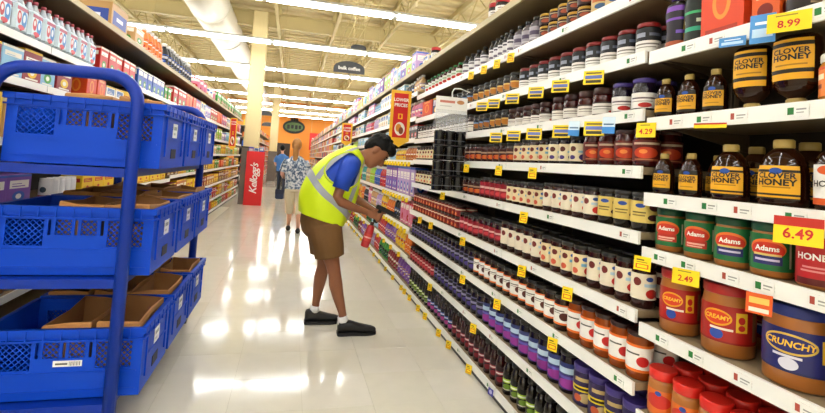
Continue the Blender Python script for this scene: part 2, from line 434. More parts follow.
P['crimson'] = pmat('print_crimson', '8f1326', [rc(0, 1, 0, .1, '4d0a14'), rc(.15, .85, .55, .7, 'd9b0a6'), el(.5, .3, .25, .14, 'c23a44')])
P['darkpeach'] = pmat('print_dark_peach', '3c1511', [el(.5, .3, .28, .2, 'd36a2a'), rc(.12, .88, .62, .76, 'a89078'), el(.28, .3, .1, .12, 'b8341c')])
P['tomato'] = pmat('print_tomato', '5a120d', [el(.48, .40, .30, .26, 'c23c18'), el(.42, .46, .10, .1, 'e0823a'), rc(.15, .85, .78, .88, 'c8b49c'), rc(.2, .8, .06, .12, 'a86a48')])
P['redflat'] = pmat('print_red_flat', '93281c', [el(.5, .4, .22, .28, '7e1714'), rc(.1, .9, .74, .88, 'e6d3bc'), el(.2, .3, .12, .18, 'e07a3c')])
P['fig'] = pmat('print_white_fig', 'eceae4', [rc(0, 1, 0, .10, 'e0702a'), rc(0, 1, .92, 1, 'e0702a'), el(.55, .42, .17, .20, '4c1d14'), rc(.12, .55, .66, .72, '5a5550'), rc(.14, .42, .56, .60, '8a8580')])
P['apple'] = pmat('print_white_apple', 'f0eeea', [rc(0, 1, 0, .10, 'e8701c'), rc(0, 1, .90, 1, 'e8701c'), el(.56, .40, .15, .19, 'c3201f'), rc(.10, .48, .62, .68, '4a4744'), rc(.78, .95, .3, .8, 'c9c4bc')])
P['grapeblack'] = pmat('print_grape_black', '15131e', [rc(.1, .9, .50, .66, '8b87a8'), el(.5, .26, .24, .16, '4a3a86'), rc(.1, .9, .88, .94, '6d6790')])
P['grapeviolet'] = pmat('print_grape_violet', '3b2a74', [rc(0, 1, .55, 1, '28346e'), rc(.08, .92, .60, .82, 'b6cfe4'), el(.5, .22, .42, .18, '8e2f8e'), rc(0, 1, .40, .50, '5a56b0')])
P['tubpurple'] = pmat('print_tub_purple', '2b1d4c', [rc(0, 1, .42, .60, 'd8c21c'), rc(.15, .8, .47, .55, '2b1d10'), el(.55, .22, .22, .16, 'b8a070'), el(.3, .2, .12, .12, 'b8502a'), rc(.2, .8, .76, .88, 'b9a06a')])
P['squeezegreen'] = pmat('print_green_squeeze', '151517', [rc(.12, .88, .50, .72, 'a8c83a'), rc(.2, .8, .56, .64, 'eef0e0'), el(.5, .28, .24, .16, '6a8a2a'), rc(.2, .8, .08, .14, 'c9c2b0')])
P['squeezered'] = pmat('print_red_squeeze', '2a0c12', [rc(.1, .9, .5, .72, '9a3a4a'), rc(.2, .8, .57, .65, 'e6d8d4'), el(.5, .26, .25, .16, '7a1a2a')])
P['squeezeblue'] = pmat('print_blue_squeeze', '181626', [rc(.1, .9, .5, .74, '4a6ab0'), rc(.2, .8, .57, .65, 'e6e8ee'), el(.5, .26, .25, .16, 'a83a8a')])
P['gold'] = pmat('print_gold', '1d1510', [el(.5, .5, .32, .30, 'b8721c'), rc(.2, .8, .66, .78, 'd8b060'), rc(.3, .7, .12, .2, '9a8a6a')])
P['blueorange'] = pmat('print_blue_orange', '18202e', [el(.5, .5, .32, .28, 'a8641c'), rc(.2, .8, .66, .8, '7a9ac8'), rc(.2, .8, .12, .2, '9a8a6a')])
P['greenred'] = pmat('print_white_greencap', 'dcdcd4', [rc(.15, .85, .56, .76, '8fb08a'), el(.5, .25, .3, .2, 'c2332a')])
P['whitetall'] = pmat('print_white_tall', 'd9d7d8', [rc(.2, .8, .1, .3, '6a5f70'), rc(.2, .8, .66, .8, '4a4550'), rc(0, 1, .92, 1, '262028')])
P['greyviolet'] = pmat('print_grey_violet', '9a949e', [rc(.15, .85, .4, .7, '4a3f58'), rc(.2, .8, .12, .2, 'd0ccd4')])
P['tan'] = pmat('print_tan', 'c8ae78', [rc(.15, .85, .5, .72, 'b8602a'), el(.5, .25, .22, .16, '3f5f8a')])
P['redjar'] = pmat('print_red_smalljar', '2c1210', [el(.5, .45, .22, .24, '96401f'), rc(.2, .8, .75, .86, 'b09a70')])

jar('redlid', .046, .128, m_dk, mat('lid_deep_red', '7c1418', .3), P['blackwhite'], (.06, .82))
jar('goldjar', .042, .125, m_dk, m_ltblack, P['gold'], (.1, .7))
jar('bluejar', .042, .125, m_dk, m_ltblack, P['blueorange'], (.1, .7))
jar('plumlid', .046, .13, m_dkpur, m_lpurple, P['whitecherry'], (.08, .55))
jar('maroonlid', .05, .13, m_red, m_lmaroon, P['whitelow'], (.08, .5), lh=.03)
jar('marooncup', .044, .118, m_dkred, m_lmaroon, P['whitelow'], (.08, .5), lh=.026)
jar('smallgold', .042, .072, m_dkred, m_lgold, P['redjar'], (.12, .75), lh=.014)
jar('creamred', .043, .138, m_dkred, m_ltblack, P['creamred'], (.12, .74))
jar('creampurple', .043, .138, m_dkpur, m_ltblack, P['creampurple'], (.12, .74))
jar('tomato', .050, .15, m_red, m_lmaroon, P['tomato'], (.14, .7))
jar('darkpeach', .043, .125, m_dkred, m_ltblack, P['darkpeach'], (.1, .7))
jar('yellow', .050, .148, m_dk, m_ltblack, P['yellowdark'], (.22, .78))
jar('creamstraw', .047, .148, m_dkred, m_ltblack, P['creamstraw'], (.18, .76))
jar('crimson', .043, .14, m_red, m_ltblack, P['crimson'], (.08, .76))
jar('bigstraw', .050, .172, m_dkred, m_ltblack, P['creamstraw'], (.20, .76))
jar('bigcream', .047, .165, m_dkred, m_ltblack, P['creamred'], (.18, .76))
jar('greenred', .046, .15, m_dkred, m_ltblack, P['crimson'], (.2, .7))
jar('redflat', .045, .09, m_red, m_lmaroon, P['redflat'], (.08, .8))
jar('darkflat', .046, .13, m_dkred, m_ltblack, P['darkpeach'], (.1, .75))
jar('apple', .052, .175, m_amber, mat('lid_dark_red', '2a0f0c', .35), P['apple'], (.17, .74))
jar('fig', .047, .165, m_brown, m_ltblack, P['fig'], (.17, .74))
jar('grapeblack', .046, .165, m_dkpur, m_ltblack, P['grapeblack'], (.12, .72))
jar('grapeviolet', .048, .185, m_dkpur, m_ltblack, P['grapeviolet'], (.10, .74))
jar('tubpurple', .050, .172, mat('purple_tub', '2a1c50', .35), m_lpurple, P['tubpurple'], (.05, .80), lh=.028, neck=.97, lidr=1.0)
jar('whitecap', .044, .14, m_dkred, m_ltblack, P['whitelow'], (.1, .7))
def squeeze(name, body, cap, label, h=.215, r=.042):
    pr = [(r*.88, 0), (r, .008), (r, h*.55), (r*.93, h*.68), (r*.62, h*.82), (r*.5, h*.86)]
    kind(name, 'bottle', [('squeeze_bottle', MB().lathe(pr, 16, .78, 1).mesh('squeeze_bottle', body)),
         ('cap', MB().lathe([(r*.66, h*.84), (r*.66, h*.93), (r*.5, h), (r*.3, h)], 14).mesh('cap', cap)),
         ('label', MB().lathe([(r*1.012, h*.10), (r*1.012, h*.55)], 16, .78, 1, caps=False).mesh('label', label))])
squeeze('sqgreen', m_dk, m_ltblack, P['squeezegreen']); squeeze('sqred', m_dkred, m_ltblack, P['squeezered']); squeeze('sqblue', m_dkpur, m_ltblack, P['squeezeblue'])
def slim(name, r, h, body, cap, label):
    pr = [(r*.9, 0), (r, .006), (r, h*.66), (r*.8, h*.76), (r*.42, h*.86), (r*.40, h*.92)]
    kind(name, 'bottle', [('slim_bottle', MB().lathe(pr, 14).mesh('slim_bottle', body)), ('cap', MB().lathe([(r*.5, h*.88), (r*.5, h), (r*.4, h)], 12).mesh('cap', cap)), ('label', band(r*1.012, h*.12, h*.62, 14).mesh('label', label))])
slim('slimwhite', .030, .165, m_dk, m_ltblack, P['whitetall']); slim('slimdark', .036, .16, m_dk, m_ltblack, P['whitetall']); slim('slimgrey', .042, .165, mat('grey_glass', '5a545c', .2, coat=.5), m_ltblack, P['greyviolet'])
slim('greencap', .040, .145, m_red, m_lgreen, P['greenred'])
jar('tanjar', .045, .12, m_brown, m_lgold, P['tan'], (.1, .8))

def place(kn, loc, rz, label, group=None, tilt=0):
    cat, parts = KIND[kn]
    root = obj(parts[0][0], parts[0][1], None, loc); root.rotation_euler = (0, tilt, rz)
    for nm, me in parts[1:]: obj(nm, me, root)
    tag(root, label, cat, group)
    return root
BACKROW = {}
def run(kn, shelf_z, y0, y1, n, desc, group, rows=1, rowgap=.0, x=None, face=-.6, r=None, stack=1, sh=0):
    """n front-facing units spread from y0 (near) to y1 (far); the rows behind are gathered into one object"""
    st = (y1-y0)/n
    r = r or .045
    rm = max(v.co.y for v in KIND[kn][1][-1][1].vertices); rm = max(rm, max(v.co.y for v in KIND[kn][1][0][1].vertices)); sc_ = min(1, (st-.003)/(2*rm))
    for k in range(n):
        for q in range(rows):
            for sk in range(stack):
                yy = y0+(k+.5)*st+R.uniform(-.0008, .0008); xx = (x or FX+.012+r)+q*(2*r+.006)+R.uniform(0, .006)
                lb = '%s, %s from the near end' % (desc, ORD[k])
                if stack > 1: lb = ('upper ' if sk else 'lower ')+lb
                if q == 0: place(kn, (xx, yy, shelf_z+sk*sh), face+R.uniform(-.12, .12), lb, group).scale = (sc_, sc_, 1)
                else: BACKROW.setdefault(kn, []).append((xx, yy, shelf_z+sk*sh, face+R.uniform(-.12, .12), sc_))
def flush_backrow(BACKROW, name, label, cat):
    V, F, U, MI, mats = [], [], [], [], []
    for kn, locs in BACKROW.items():
        for nm, me in KIND[kn][1]:
            m = me.materials[0]
            if m not in mats: mats.append(m)
            mi = mats.index(m); uvl = me.uv_layers[0].data
            vs = [v.co for v in me.vertices]; fs = [list(p.vertices) for p in me.polygons]; us = [[tuple(uvl[i].uv) for i in p.loop_indices] for p in me.polygons]
            for x, y, z, a, s_ in locs:
                M = Matrix.Translation((x, y, z)) @ Matrix.Rotation(a, 4, 'Z') @ Matrix.Diagonal((s_, s_, 1, 1)); o = len(V)
                V += [tuple(M @ v) for v in vs]; F += [[o+i for i in f] for f in fs]; U += us; MI += [mi]*len(fs)
    b = MB(); b.v = V; b.f = F; b.uv = U; b.mi = MI; b.sm = [True]*len(F)
    o = b.build(name, mats, kind='stuff'); tag(o, label, cat)
S = ZB
G = 'jars and bottles on the jam shelves'
# top shelf a
run('tanjar', S['a'], 1.50, 1.91, 4, 'tan-labelled jar on the top jam shelf', G, r=.045)
run('smallgold', S['a'], 1.93, 2.38, 5, 'small gold-lidded jar in a stacked pair', G, r=.042, stack=2, sh=.0725)
run('slimgrey', S['a'], 2.40, 2.70, 3, 'grey violet-labelled bottle on the top jam shelf', G, r=.042)
run('slimwhite', S['a'], 2.71, 3.08, 5, 'slim white-labelled dark-capped bottle on the top jam shelf', G, r=.03)
run('slimdark', S['a'], 3.14, 3.62, 4, 'stouter black bottle with white label, top jam shelf', G, r=.036)
run('greencap', S['a'], 3.68, 4.74, 9, 'green-capped bottle with white and red label', G, r=.04)
# b
run('redlid', S['b'], 1.50, 2.60, 10, 'red-lidded jar with black and white label', G, r=.046, rows=2)
run('goldjar', S['b'], 2.62, 3.36, 7, 'dark jar with gold oval label, second jam shelf', G, r=.042)
run('bluejar', S['b'], 3.38, 4.06, 6, 'dark jar with blue and orange label, second jam shelf', G, r=.042)
# c
run('plumlid', S['c'], 1.50, 1.75, 2, 'purple-lidded jar with white label', G, r=.046, rows=2)
run('maroonlid', S['c'], 1.76, 2.22, 4, 'wide maroon-lidded red jar with white label', G, r=.05, rows=2)
run('marooncup', S['c'], 2.24, 2.72, 5, 'narrow maroon-lidded jar with low white label', G, r=.044)
run('goldjar', S['c'], 2.74, 3.02, 3, 'dark jar with gold oval label, third jam shelf', G, r=.042)
run('bluejar', S['c'], 3.03, 3.30, 3, 'dark jar with blue and orange label, third jam shelf', G, r=.042)
run('whitecap', S['c'], 3.32, 4.90, 15, 'white-labelled dark jar on the third jam shelf', G, r=.044)
# d
run('tomato', S['d'], 1.49, 1.93, 4, 'large dark red jar with orange fruit oval', G, r=.05, rows=2)
run('creampurple', S['d'], 1.94, 2.22, 3, 'cream-labelled jar with dark purple fruit', G, r=.043, rows=2)
run('creamred', S['d'], 2.23, 2.62, 4, 'cream-labelled jar with red fruit, fourth jam shelf', G, r=.043, rows=2)
run('darkpeach', S['d'], 2.63, 3.13, 5, 'dark jar with orange peach print, fourth jam shelf', G, r=.043)
run('darkflat', S['d'], 3.15, 3.45, 3, 'dark jar with orange print beside the hanging strip', G, r=.046)
run('creamred', S['d'], 3.86, 4.90, 10, 'cream-labelled jar with red fruit beyond the hanging strip', G, r=.043)
# e
run('yellow', S['e'], 1.49, 1.80, 3, 'yellow-labelled jar with dark fruit', G, r=.05, rows=2)
run('creamstraw', S['e'], 1.81, 2.26, 5, 'cream-labelled strawberry jar, fifth jam shelf', G, r=.045, rows=2)
run('creamred', S['e'], 2.27, 2.69, 5, 'cream-labelled jar with red fruit, fifth jam shelf', G, r=.043, rows=2)
run('crimson', S['e'], 2.70, 3.12, 5, 'crimson-labelled black-lidded jar, fifth jam shelf', G, r=.043, rows=2)
run('darkpeach', S['e'], 3.13, 3.46, 3, 'dark jar with orange fruit print, fifth jam shelf', G, r=.043)
run('creamred', S['e'], 3.92, 4.90, 9, 'cream-labelled jar with red fruit, far end of fifth jam shelf', G, r=.043)
# f
run('bigstraw', S['f'], 1.49, 1.86, 4, 'large jar with strawberry label, sixth jam shelf', G, r=.05, rows=2)
run('bigcream', S['f'], 1.87, 2.25, 4, 'tall cream-labelled jar, sixth jam shelf', G, r=.047, rows=2)
run('bigstraw', S['f'], 2.26, 2.74, 5, 'large strawberry jar farther along the sixth jam shelf', G, r=.048, rows=2)
run('greenred', S['f'], 2.75, 3.11, 4, 'dark green and red jar, sixth jam shelf', G, r=.046, rows=2)
run('crimson', S['f'], 3.12, 3.48, 4, 'crimson-labelled dark jar, sixth jam shelf', G, r=.043, rows=2)
run('redflat', S['f'], 3.49, 4.90, 15, 'short red-labelled jar in a double stack', G, r=.045, rows=2, stack=2, sh=.0905)
# g
run('apple', S['g'], 1.49, 1.99, 5, 'orange jar with white apple label', G, r=.052, rows=2)
run('fig', S['g'], 2.00, 3.15, 12, 'jar with white label and brown fruit, orange bands', G, r=.047, rows=2)
run('grapeblack', S['g'], 3.16, 4.90, 18, 'black-labelled grape jar, seventh jam shelf', G, r=.046, rows=2)
# h
run('tubpurple', S['h'], 1.49, 1.92, 4, 'purple-lidded tub with yellow band', G, r=.05, rows=2)
run('grapeviolet', S['h'], 1.93, 2.95, 10, 'violet and blue grape jelly jar', G, r=.048, rows=2)
run('grapeblack', S['h'], 2.96, 4.05, 11, 'black-labelled grape jar, eighth jam shelf', G, r=.046, rows=2)
run('crimson', S['h'], 4.06, 4.90, 9, 'crimson-labelled jar at far end of eighth jam shelf', G, r=.043, rows=2)
# base
run('sqblue', S['base'], 1.50, 2.06, 6, 'blue-labelled black squeeze bottle, near part of bottom shelf', G, r=.04, rows=2)
run('sqgreen', S['base'], 2.07, 2.62, 6, 'green-labelled black squeeze bottle on the bottom shelf', G, r=.04, rows=2)
run('sqred', S['base'], 2.63, 3.52, 10, 'red-labelled squeeze bottle on the bottom shelf', G, r=.04, rows=2)
run('sqblue', S['base'], 3.53, 4.2, 7, 'blue-labelled squeeze bottle, far part of bottom shelf', G, r=.04, rows=2)
run('sqgreen', S['base'], 4.21, 4.90, 7, 'green-labelled squeeze bottle, far part of bottom shelf', G, r=.04, rows=2)

# ------------------------------------------------------------------ honey and peanut butter bay
def arc(fn_r, z0, z1, half, sx, sy, nseg=10, nz=4, off=.0012):
    """label patch on the -x side of a (flattened) lathe; fn_r(z) gives the radius"""
    b = MB(); V = []; F = []; U = []
    for i in range(nz+1):
        z = z0+(z1-z0)*i/nz
        for j in range(nseg+1):
            a = PI+half*(2*j/nseg-1); r = fn_r(z)
            V.append(((r*sx+off)*math.cos(a), (r*sy+off)*math.sin(a), z))
    for i in range(nz):
        for j in range(nseg):
            q = i*(nseg+1)+j; F.append((q, q+nseg+1, q+nseg+2, q+1))
            U.append([(j/nseg, i/nz), (j/nseg, (i+1)/nz), ((j+1)/nseg, (i+1)/nz), ((j+1)/nseg, i/nz)])
    return b.add(V, F, U, 0, True)
def wrap(fn_r, zc, sx, sy, off=.0022):
    def f(x, y):
        r = fn_r(zc+y); a = PI+x/(r*(.55*sx+.45*sy)); return ((r*sx+off)*math.cos(a), (r*sy+off)*math.sin(a), zc+y)
    return f
def interp(pr):
    def f(z):
        for (r0, z0), (r1, z1) in zip(pr, pr[1:]):
            if z0 <= z <= z1 and z1 > z0: return r0+(r1-r0)*(z-z0)/(z1-z0)
        return max(p[0] for p in pr)
    return f
m_ink = mat('ink_black', '17130c', .5); m_yel = mat('ink_yellow', 'f0c030', .5); m_winky = mat('ink_white', 'f4f2ec', .5); m_ored = mat('ink_red', 'c41f1c', .5); m_oorange = mat('ink_orange', 'e8641c', .5)
m_caplt = mat('cap_gold_plastic', 'a8904a', .4)
p_honey = pmat('print_honey', 'e6a91e', [rc(0, 1, .80, .88, '1d160c'), rc(0, 1, .0, .05, '1d160c'), rc(0, 1, .11, .17, '1d160c'), el(.5, .84, .14, .10, '20489a'), rc(.2, .8, .34, .38, 'a87414')], rep=1)
p_honeyinv = pmat('print_honey_inv', 'e6a91e', [rc(0, 1, .82, .92, '1d160c'), rc(0, 1, .16, .26, '1d160c'), rc(.15, .85, .34, .38, 'a87414')], rep=1)
p_honeysm = pmat('print_honey_small', 'e0a41e', [rc(0, 1, .80, 1, '1d160c'), el(.5, .88, .16, .08, '20489a'), rc(0, 1, 0, .12, '1d160c'), rc(.2, .8, .24, .28, 'a87414')], rep=1)
def honey(name, W, T, h, inv=False, ribs=True, small=False):
    r = W; sx = T/W; pr = []
    prof = [(.86, 0), (.97, .03), (1, .10), (.99, .45), (.93, .60), (.80, .72), (.60, .81), (.36, .87), (.34, .90)]
    if inv: prof = [(.34, .10), (.36, .13), (.70, .20), (.90, .28), (1, .40), (1, .85), (.95, .95), (.80, 1.0)]
    N = 34
    f0 = interp([(a*r, b*h) for a, b in prof]); zlo, zhi = prof[0][1]*h, prof[-1][1]*h
    for i in range(N+1):
        z = zlo+(zhi-zlo)*i/N; rr = f0(z)
        if ribs and .12 < i/N < .72: rr *= 1+.014*(1 if i % 2 else -1)
        pr.append((rr, z))
    parts = [('honey_bottle', MB().lathe(pr, 22, sx, 1).mesh('honey_bottle', m_honey))]
    capz = (0, .115*h) if inv else (.87*h, h)
    parts.append(('cap', MB().lathe([(r*.40, capz[0]), (r*.42, capz[0]+.003), (r*.42, capz[1]-.003), (r*.36, capz[1])], 16, max(sx, .8), 1).mesh('cap', m_caplt)))
    fr = lambda z: f0(z)*1.02
    z0, z1 = (.36*h, .93*h) if inv else (.10*h, .60*h)
    half = .95
    parts.append(('label', arc(fr, z0, z1, half, sx, 1).mesh('label', p_honeyinv if inv else p_honeysm if small else p_honey)))
    lz = z0+(z1-z0)*(.62 if inv else .60); sz = W*(.35 if not small else .37)
    parts.append(('lettering', letters('lettering', 'CLOVER', sz, m_ink, wrap(fr, lz+sz*.42, sx, 1), bold=.03)))
    parts.append(('lettering', letters('lettering', 'HONEY', sz*1.12, m_ink, wrap(fr, lz-sz*.45, sx, 1), bold=.035)))
    kind(name, 'honey bottle', parts)
honey('honeybig', .062, .044, .188); honey('honeymid', .055, .040, .178); honey('honeysmall', .037, .030, .15, small=True)
honey('honeyinv', .058, .042, .20, inv=True); honey('honeyinvs', .052, .038, .195, inv=True)
m_amb = glossy('amber_honey', '7a3a08', rough=.06)
KIND['honeyamber'] = ('honey bottle', [(n_, m_) for n_, m_ in KIND['honeysmall'][1]])
A = ZA
GH = 'honey and peanut butter on the nearest bay'
hx = FX+.065
def pa(kn, y, zk, lb, x=None, face=0): place(kn, (x or hx, y, A[zk]), face+R.uniform(-.05, .05), lb, GH)
# A3
pa('honeysmall', 1.435, 'A3', 'small clover honey bottle on the middle shelf, next to the jam bay', FX+.05, .35)
pa('honeysmall', 1.315, 'A3', 'small clover honey bottle on the middle shelf, second from the jam bay', FX+.05, .3)
pa('honeymid', 1.175, 'A3', 'ribbed clover honey bottle, narrower of the two large upright ones', FX+.06, .25)
pa('honeybig', 1.015, 'A3', 'largest ribbed clover honey bottle standing upright', FX+.065, .2)
for k in range(4): pa(('honeysmall', 'honeysmall', 'honeymid', 'honeybig')[k], (1.44, 1.32, 1.18, 1.02)[k], 'A3', 'clover honey bottle behind the %s upright one from the jam bay' % ORD[k], FX+.17, .2)
# A2
for k, y in enumerate((1.44, 1.335, 1.228)): pa('honeysmall', y, 'A2', 'small clover honey bottle on the second shelf, %s from the jam bay' % ORD[k], FX+.05, .3)
pa('honeyinvs', 1.11, 'A2', 'inverted clover honey bottle standing on its gold cap, nearer the jam bay', FX+.06, .3)
pa('honeyinv', .985, 'A2', 'inverted clover honey bottle standing on its gold cap, farther from the jam bay', FX+.065, .25)
p_rawh = pmat('print_orange_honey', 'e07a28', [rc(.1, .9, .58, .76, 'f0e0c0'), rc(.15, .85, .28, .42, '7a2a0c'), rc(0, 1, .9, 1, 'c84a14')])
jar('rawhoney', .05, .125, glossy('creamed_honey', 'b8782c'), m_lwhite, p_rawh, (.1, .72), oname='honey_jar', cat='jar', lh=.022)
pa('rawhoney', .865, 'A2', 'orange-labelled honey jar with white lid on the second shelf', FX+.06); pa('rawhoney', .75, 'A2', 'orange-labelled honey jar outside the right edge of the second shelf', FX+.06)
p_wh = pmat('print_white_honey', 'e9e7e4', [rc(0, 1, 0, .16, 'd8581c'), el(.5, .86, .3, .12, 'd8581c')], rep=1)
hw = [(.044, 0), (.05, .01), (.05, .12), (.044, .14), (.03, .155)]
kind('whitehoney', 'honey bottle', [('honey_bottle', MB().lathe(hw, 18, .7, 1).mesh('honey_bottle', m_honey)), ('cap', MB().lathe([(.026, .15), (.026, .172), (.02, .178)], 14).mesh('cap', m_ltblack)),
     ('label', arc(interp(hw), .015, .118, 1.1, .7, 1).mesh('label', p_wh)), ('lettering', letters('lettering', 'HONEY', .022, m_ink, wrap(interp(hw), .068, .7, 1), bold=.02))])
pa('whitehoney', .875, 'A3', 'honey bottle with white and orange label at the right edge', FX+.06, .1)
pa('whitehoney', .765, 'A3', 'honey bottle with white label past the right edge', FX+.06, .1)
# A1
p_pbag = pmat('print_violet_bottle', '1b1420', [rc(0, 1, .60, .66, '6a3aa8'), rc(0, 1, .82, .95, '7a48b0'), rc(.44, .56, .1, .9, 'b89a4a'), rc(.2, .8, .28, .36, '6a4ab0'), rc(0, 1, 0, .1, 'a8502a')])
p_gbag = pmat('print_green_bottle', '16201a', [rc(0, 1, .60, .66, '3aa868'), rc(0, 1, .20, .30, '2a9a78'), rc(.44, .56, .1, .9, 'c9c890'), rc(.2, .8, .40, .48, 'b8c8b0')])
for nm, pm_, cp in (('violetbottle', p_pbag, m_lpurple), ('greenbottle', p_gbag, m_lgreen)):
    pr = [(.034, 0), (.04, .008), (.036, .07), (.042, .13), (.034, .17), (.018, .185)]
    kind(nm, 'bottle', [('syrup_bottle', MB().lathe(pr, 18, .8, 1).mesh('syrup_bottle', m_dk)), ('label', MB().lathe([(.0407, .012), (.0367, .07), (.0427, .13), (.036, .165)], 18, .8, 1, caps=False).mesh('label', pm_)), ('cap', MB().lathe([(.02, .183), (.02, .205), (.014, .21)], 12).mesh('cap', cp))])
pa('violetbottle', 1.40, 'A1', 'dark syrup bottle with violet bands beside the red-lidded jars', FX+.05); pa('greenbottle', 1.315, 'A1', 'dark syrup bottle with green bands beside the orange box', FX+.05)
p_obox = pmat('print_orange_box', 'd8441a', [rc(.12, .88, .06, .14, 'a82c10'), el(.5, .52, .22, .26, 'e88a2c'), el(.5, .52, .13, .19, 'd8541c'), rc(.2, .8, .84, .93, 'e8a060')], rep=1)
def bx(name, kn, cat, w_, h_, d_, pm_, extra=None):
    parts = [(name, MB().rbox(0, d_, -w_/2, w_/2, 0, h_, .002).mesh(name, pm_))]
    if extra: parts += extra
    kind(kn, cat, parts)
bx('honeycomb_box', 'orangebox', 'box', .155, .205, .12, p_obox, [('flap', MB().box(-.0015, .004, -.07, .07, .165, .20).mesh('flap', mat('orange_card', 'd8501e', .5)))])
pa('orangebox', 1.19, 'A1', 'bright orange carton with an arch print on the top honey shelf', FX+.02)
p_opo = pmat('print_orange_pouch', 'd85a1c', [rc(.1, .9, .7, .82, '2c6a2a'), rc(.15, .85, .4, .52, 'f0c890'), el(.5, .2, .3, .12, '7a1c0c')], rep=1)
bx('pouch', 'orangepouch', 'pouch', .08, .18, .06, p_opo); pa('orangepouch', 1.045, 'A1', 'orange pouch with a green stripe beside the orange carton', FX+.02)
jar('darkspread', .042, .12, m_dk, m_lred, P['gold'], (.1, .75), oname='spread_jar'); pa('darkspread', .96, 'A1', 'dark jar with red lid above the large price tag', FX+.055)
jar('greyspread', .045, .12, mat('grey_jar', '4a4448', .2, coat=.4), m_ltblack, P['whitelow'], (.1, .75), oname='spread_jar'); pa('greyspread', .865, 'A1', 'grey jar at the right edge of the top honey shelf', FX+.06)
# A4 : green-lidded and red-labelled peanut butter
def pbjar(name, r, h, lidm, base, ops, text=None, tcol=None, tsize=.3, tu=.5, lh=.024, lz=(.13, .74), extra=None, oname='peanut_butter_jar', bold=.03, shear=.0):
    pr = jar_profile(r, h, lh, .93); fr = lambda z: r*1.006
    parts = [(oname, MB().lathe(pr, 24).mesh(oname, m_peanut)), ('lid', MB().lathe(lid_profile(r*.97, h, lh), 24).mesh('lid', lidm)),
             ('label', arc(fr, h*lz[0], h*lz[1], 2.2, 1, 1, 24).mesh('label', pmat('print_'+name, base, ops, rep=1, coat=.3)))]
    if text:
        wf = wrap(fr, h*(lz[0]+(lz[1]-lz[0])*(.60 if tu == .5 else .66)), 1, 1)
        parts.append(('lettering', letters('lettering', text, r*tsize, tcol, lambda x, y: wf(x+(tu-.5)*4.4*r, y), bold=bold, shear=shear)))
    if extra:
        for tx, sz, c, fz in extra: parts.append(('lettering', letters('lettering', tx, r*sz, c, wrap(fr, h*(lz[0]+(lz[1]-lz[0])*fz), 1, 1), bold=.02)))
    kind(name, 'jar', parts)
# label spans 2.2 rad each side: front third is u .32-.68
g_ops = [el(.5, .60, .20, .26, 'e06a24'), el(.5, .56, .185, .22, 'c8301c'), rc(.34, .66, .16, .40, 'b82a1c'), rc(.37, .63, .26, .32, 'e8b0a0'), rc(.37, .60, .19, .23, 'e8b0a0'), rc(.74, .77, .1, .8, 'c8c0a8')]
g_ops2 = [el(.5, .60, .20, .26, 'e06a24'), el(.5, .56, .185, .22, 'c8301c'), rc(.34, .66, .16, .40, '2a2a6a'), rc(.37, .63, .26, .32, 'c8c0e0'), rc(.35, .65, .40, .46, 'd8c070'), rc(.74, .77, .1, .8, 'c8c0a8')]
pbjar('greenpb', .048, .150, mat('lid_deep_green', '0f4a30', .35), '1c6b3a', g_ops, 'Adams', m_winky, .40, lz=(.13, .80))
pbjar('greenpb2', .051, .150, mat('lid_deep_green', '0f4a30', .35), '1c6b3a', g_ops2, 'Adams', m_winky, .40, lz=(.13, .80))
for k, (kn, y) in enumerate((('greenpb', 1.41), ('greenpb', 1.283), ('greenpb2', 1.162), ('greenpb2', 1.042))): pa(kn, y, 'A4', 'green-labelled peanut butter jar, %s from the jam bay' % ORD[k], FX+.065, .45)
for k, (kn, y) in enumerate((('greenpb', 1.41), ('greenpb', 1.283), ('greenpb2', 1.162), ('greenpb2', 1.042))): pa(kn, y, 'A4', 'green peanut butter jar behind the %s from the jam bay' % ORD[k], FX+.175, .4)
pbjar('redpb', .050, .155, m_lwhite, 'b01c22', [rc(.3, .7, .0, .14, '5a0c10'), rc(.38, .62, .36, .40, 'd88a8a'), rc(.36, .60, .28, .32, 'd88a8a')], 'HONEY', m_winky, .46, lz=(.06, .82))
pa('redpb', .915, 'A4', 'red-labelled nut butter jar with white lid beside the green jars', FX+.065, .3); pa('redpb', .80, 'A4', 'red-labelled nut butter jar at the right edge', FX+.065, .3)
# A5
r_ops = [rc(0, 1, .0, .05, '8a1210'), el(.42, .66, .13, .22, 'e8a01c'), el(.42, .66, .115, .17, 'd8401c'), rc(.58, .68, .34, .86, 'e8b828'), el(.63, .66, .03, .10, 'c0281c'), el(.63, .46, .03, .08, 'c0281c'), el(.42, .22, .06, .14, '2a4aa0'), rc(.36, .56, .34, .40, 'f0e0d0'), rc(.74, .80, .1, .9, '8a6040')]
b_ops = [rc(0, 1, .0, .05, '141a50'), el(.44, .66, .17, .24, 'd8b44a'), el(.44, .66, .155, .19, '20206a'), rc(.63, .72, .34, .86, 'e8b828'), el(.675, .66, .03, .10, 'c0281c'), el(.675, .46, .03, .08, 'd86a1c'), el(.44, .2, .06, .14, 'd8d8e8'), rc(.34, .52, .34, .40, 'd8d8e8'), rc(.78, .84, .1, .9, 'a8a8b0')]
pbjar('creamy1', .062, .215, m_lred, 'a81c16', r_ops, 'CREAMY', m_yel, .25, tu=.42, lh=.03, lz=(.20, .72), shear=.15)
pbjar('creamy2', .072, .215, m_lred, 'a81c16', r_ops, 'CREAMY', m_yel, .25, tu=.42, lh=.03, lz=(.20, .72), shear=.15)
pbjar('crunchy', .084, .215, m_lblue, '1c2064', b_ops, 'CRUNCHY', m_yel, .28, tu=.44, lh=.03, lz=(.20, .72), shear=.15)
pa('creamy1', 1.375, 'A5', 'red-labelled peanut butter jar with red lid, nearest the jam bay', FX+.08, .7)
pa('creamy2', 1.195, 'A5', 'larger red-labelled peanut butter jar beside the blue-labelled one', FX+.09, .65)
pa('crunchy', .985, 'A5', 'big blue-lidded peanut butter tub with dark blue label', FX+.10, .55)
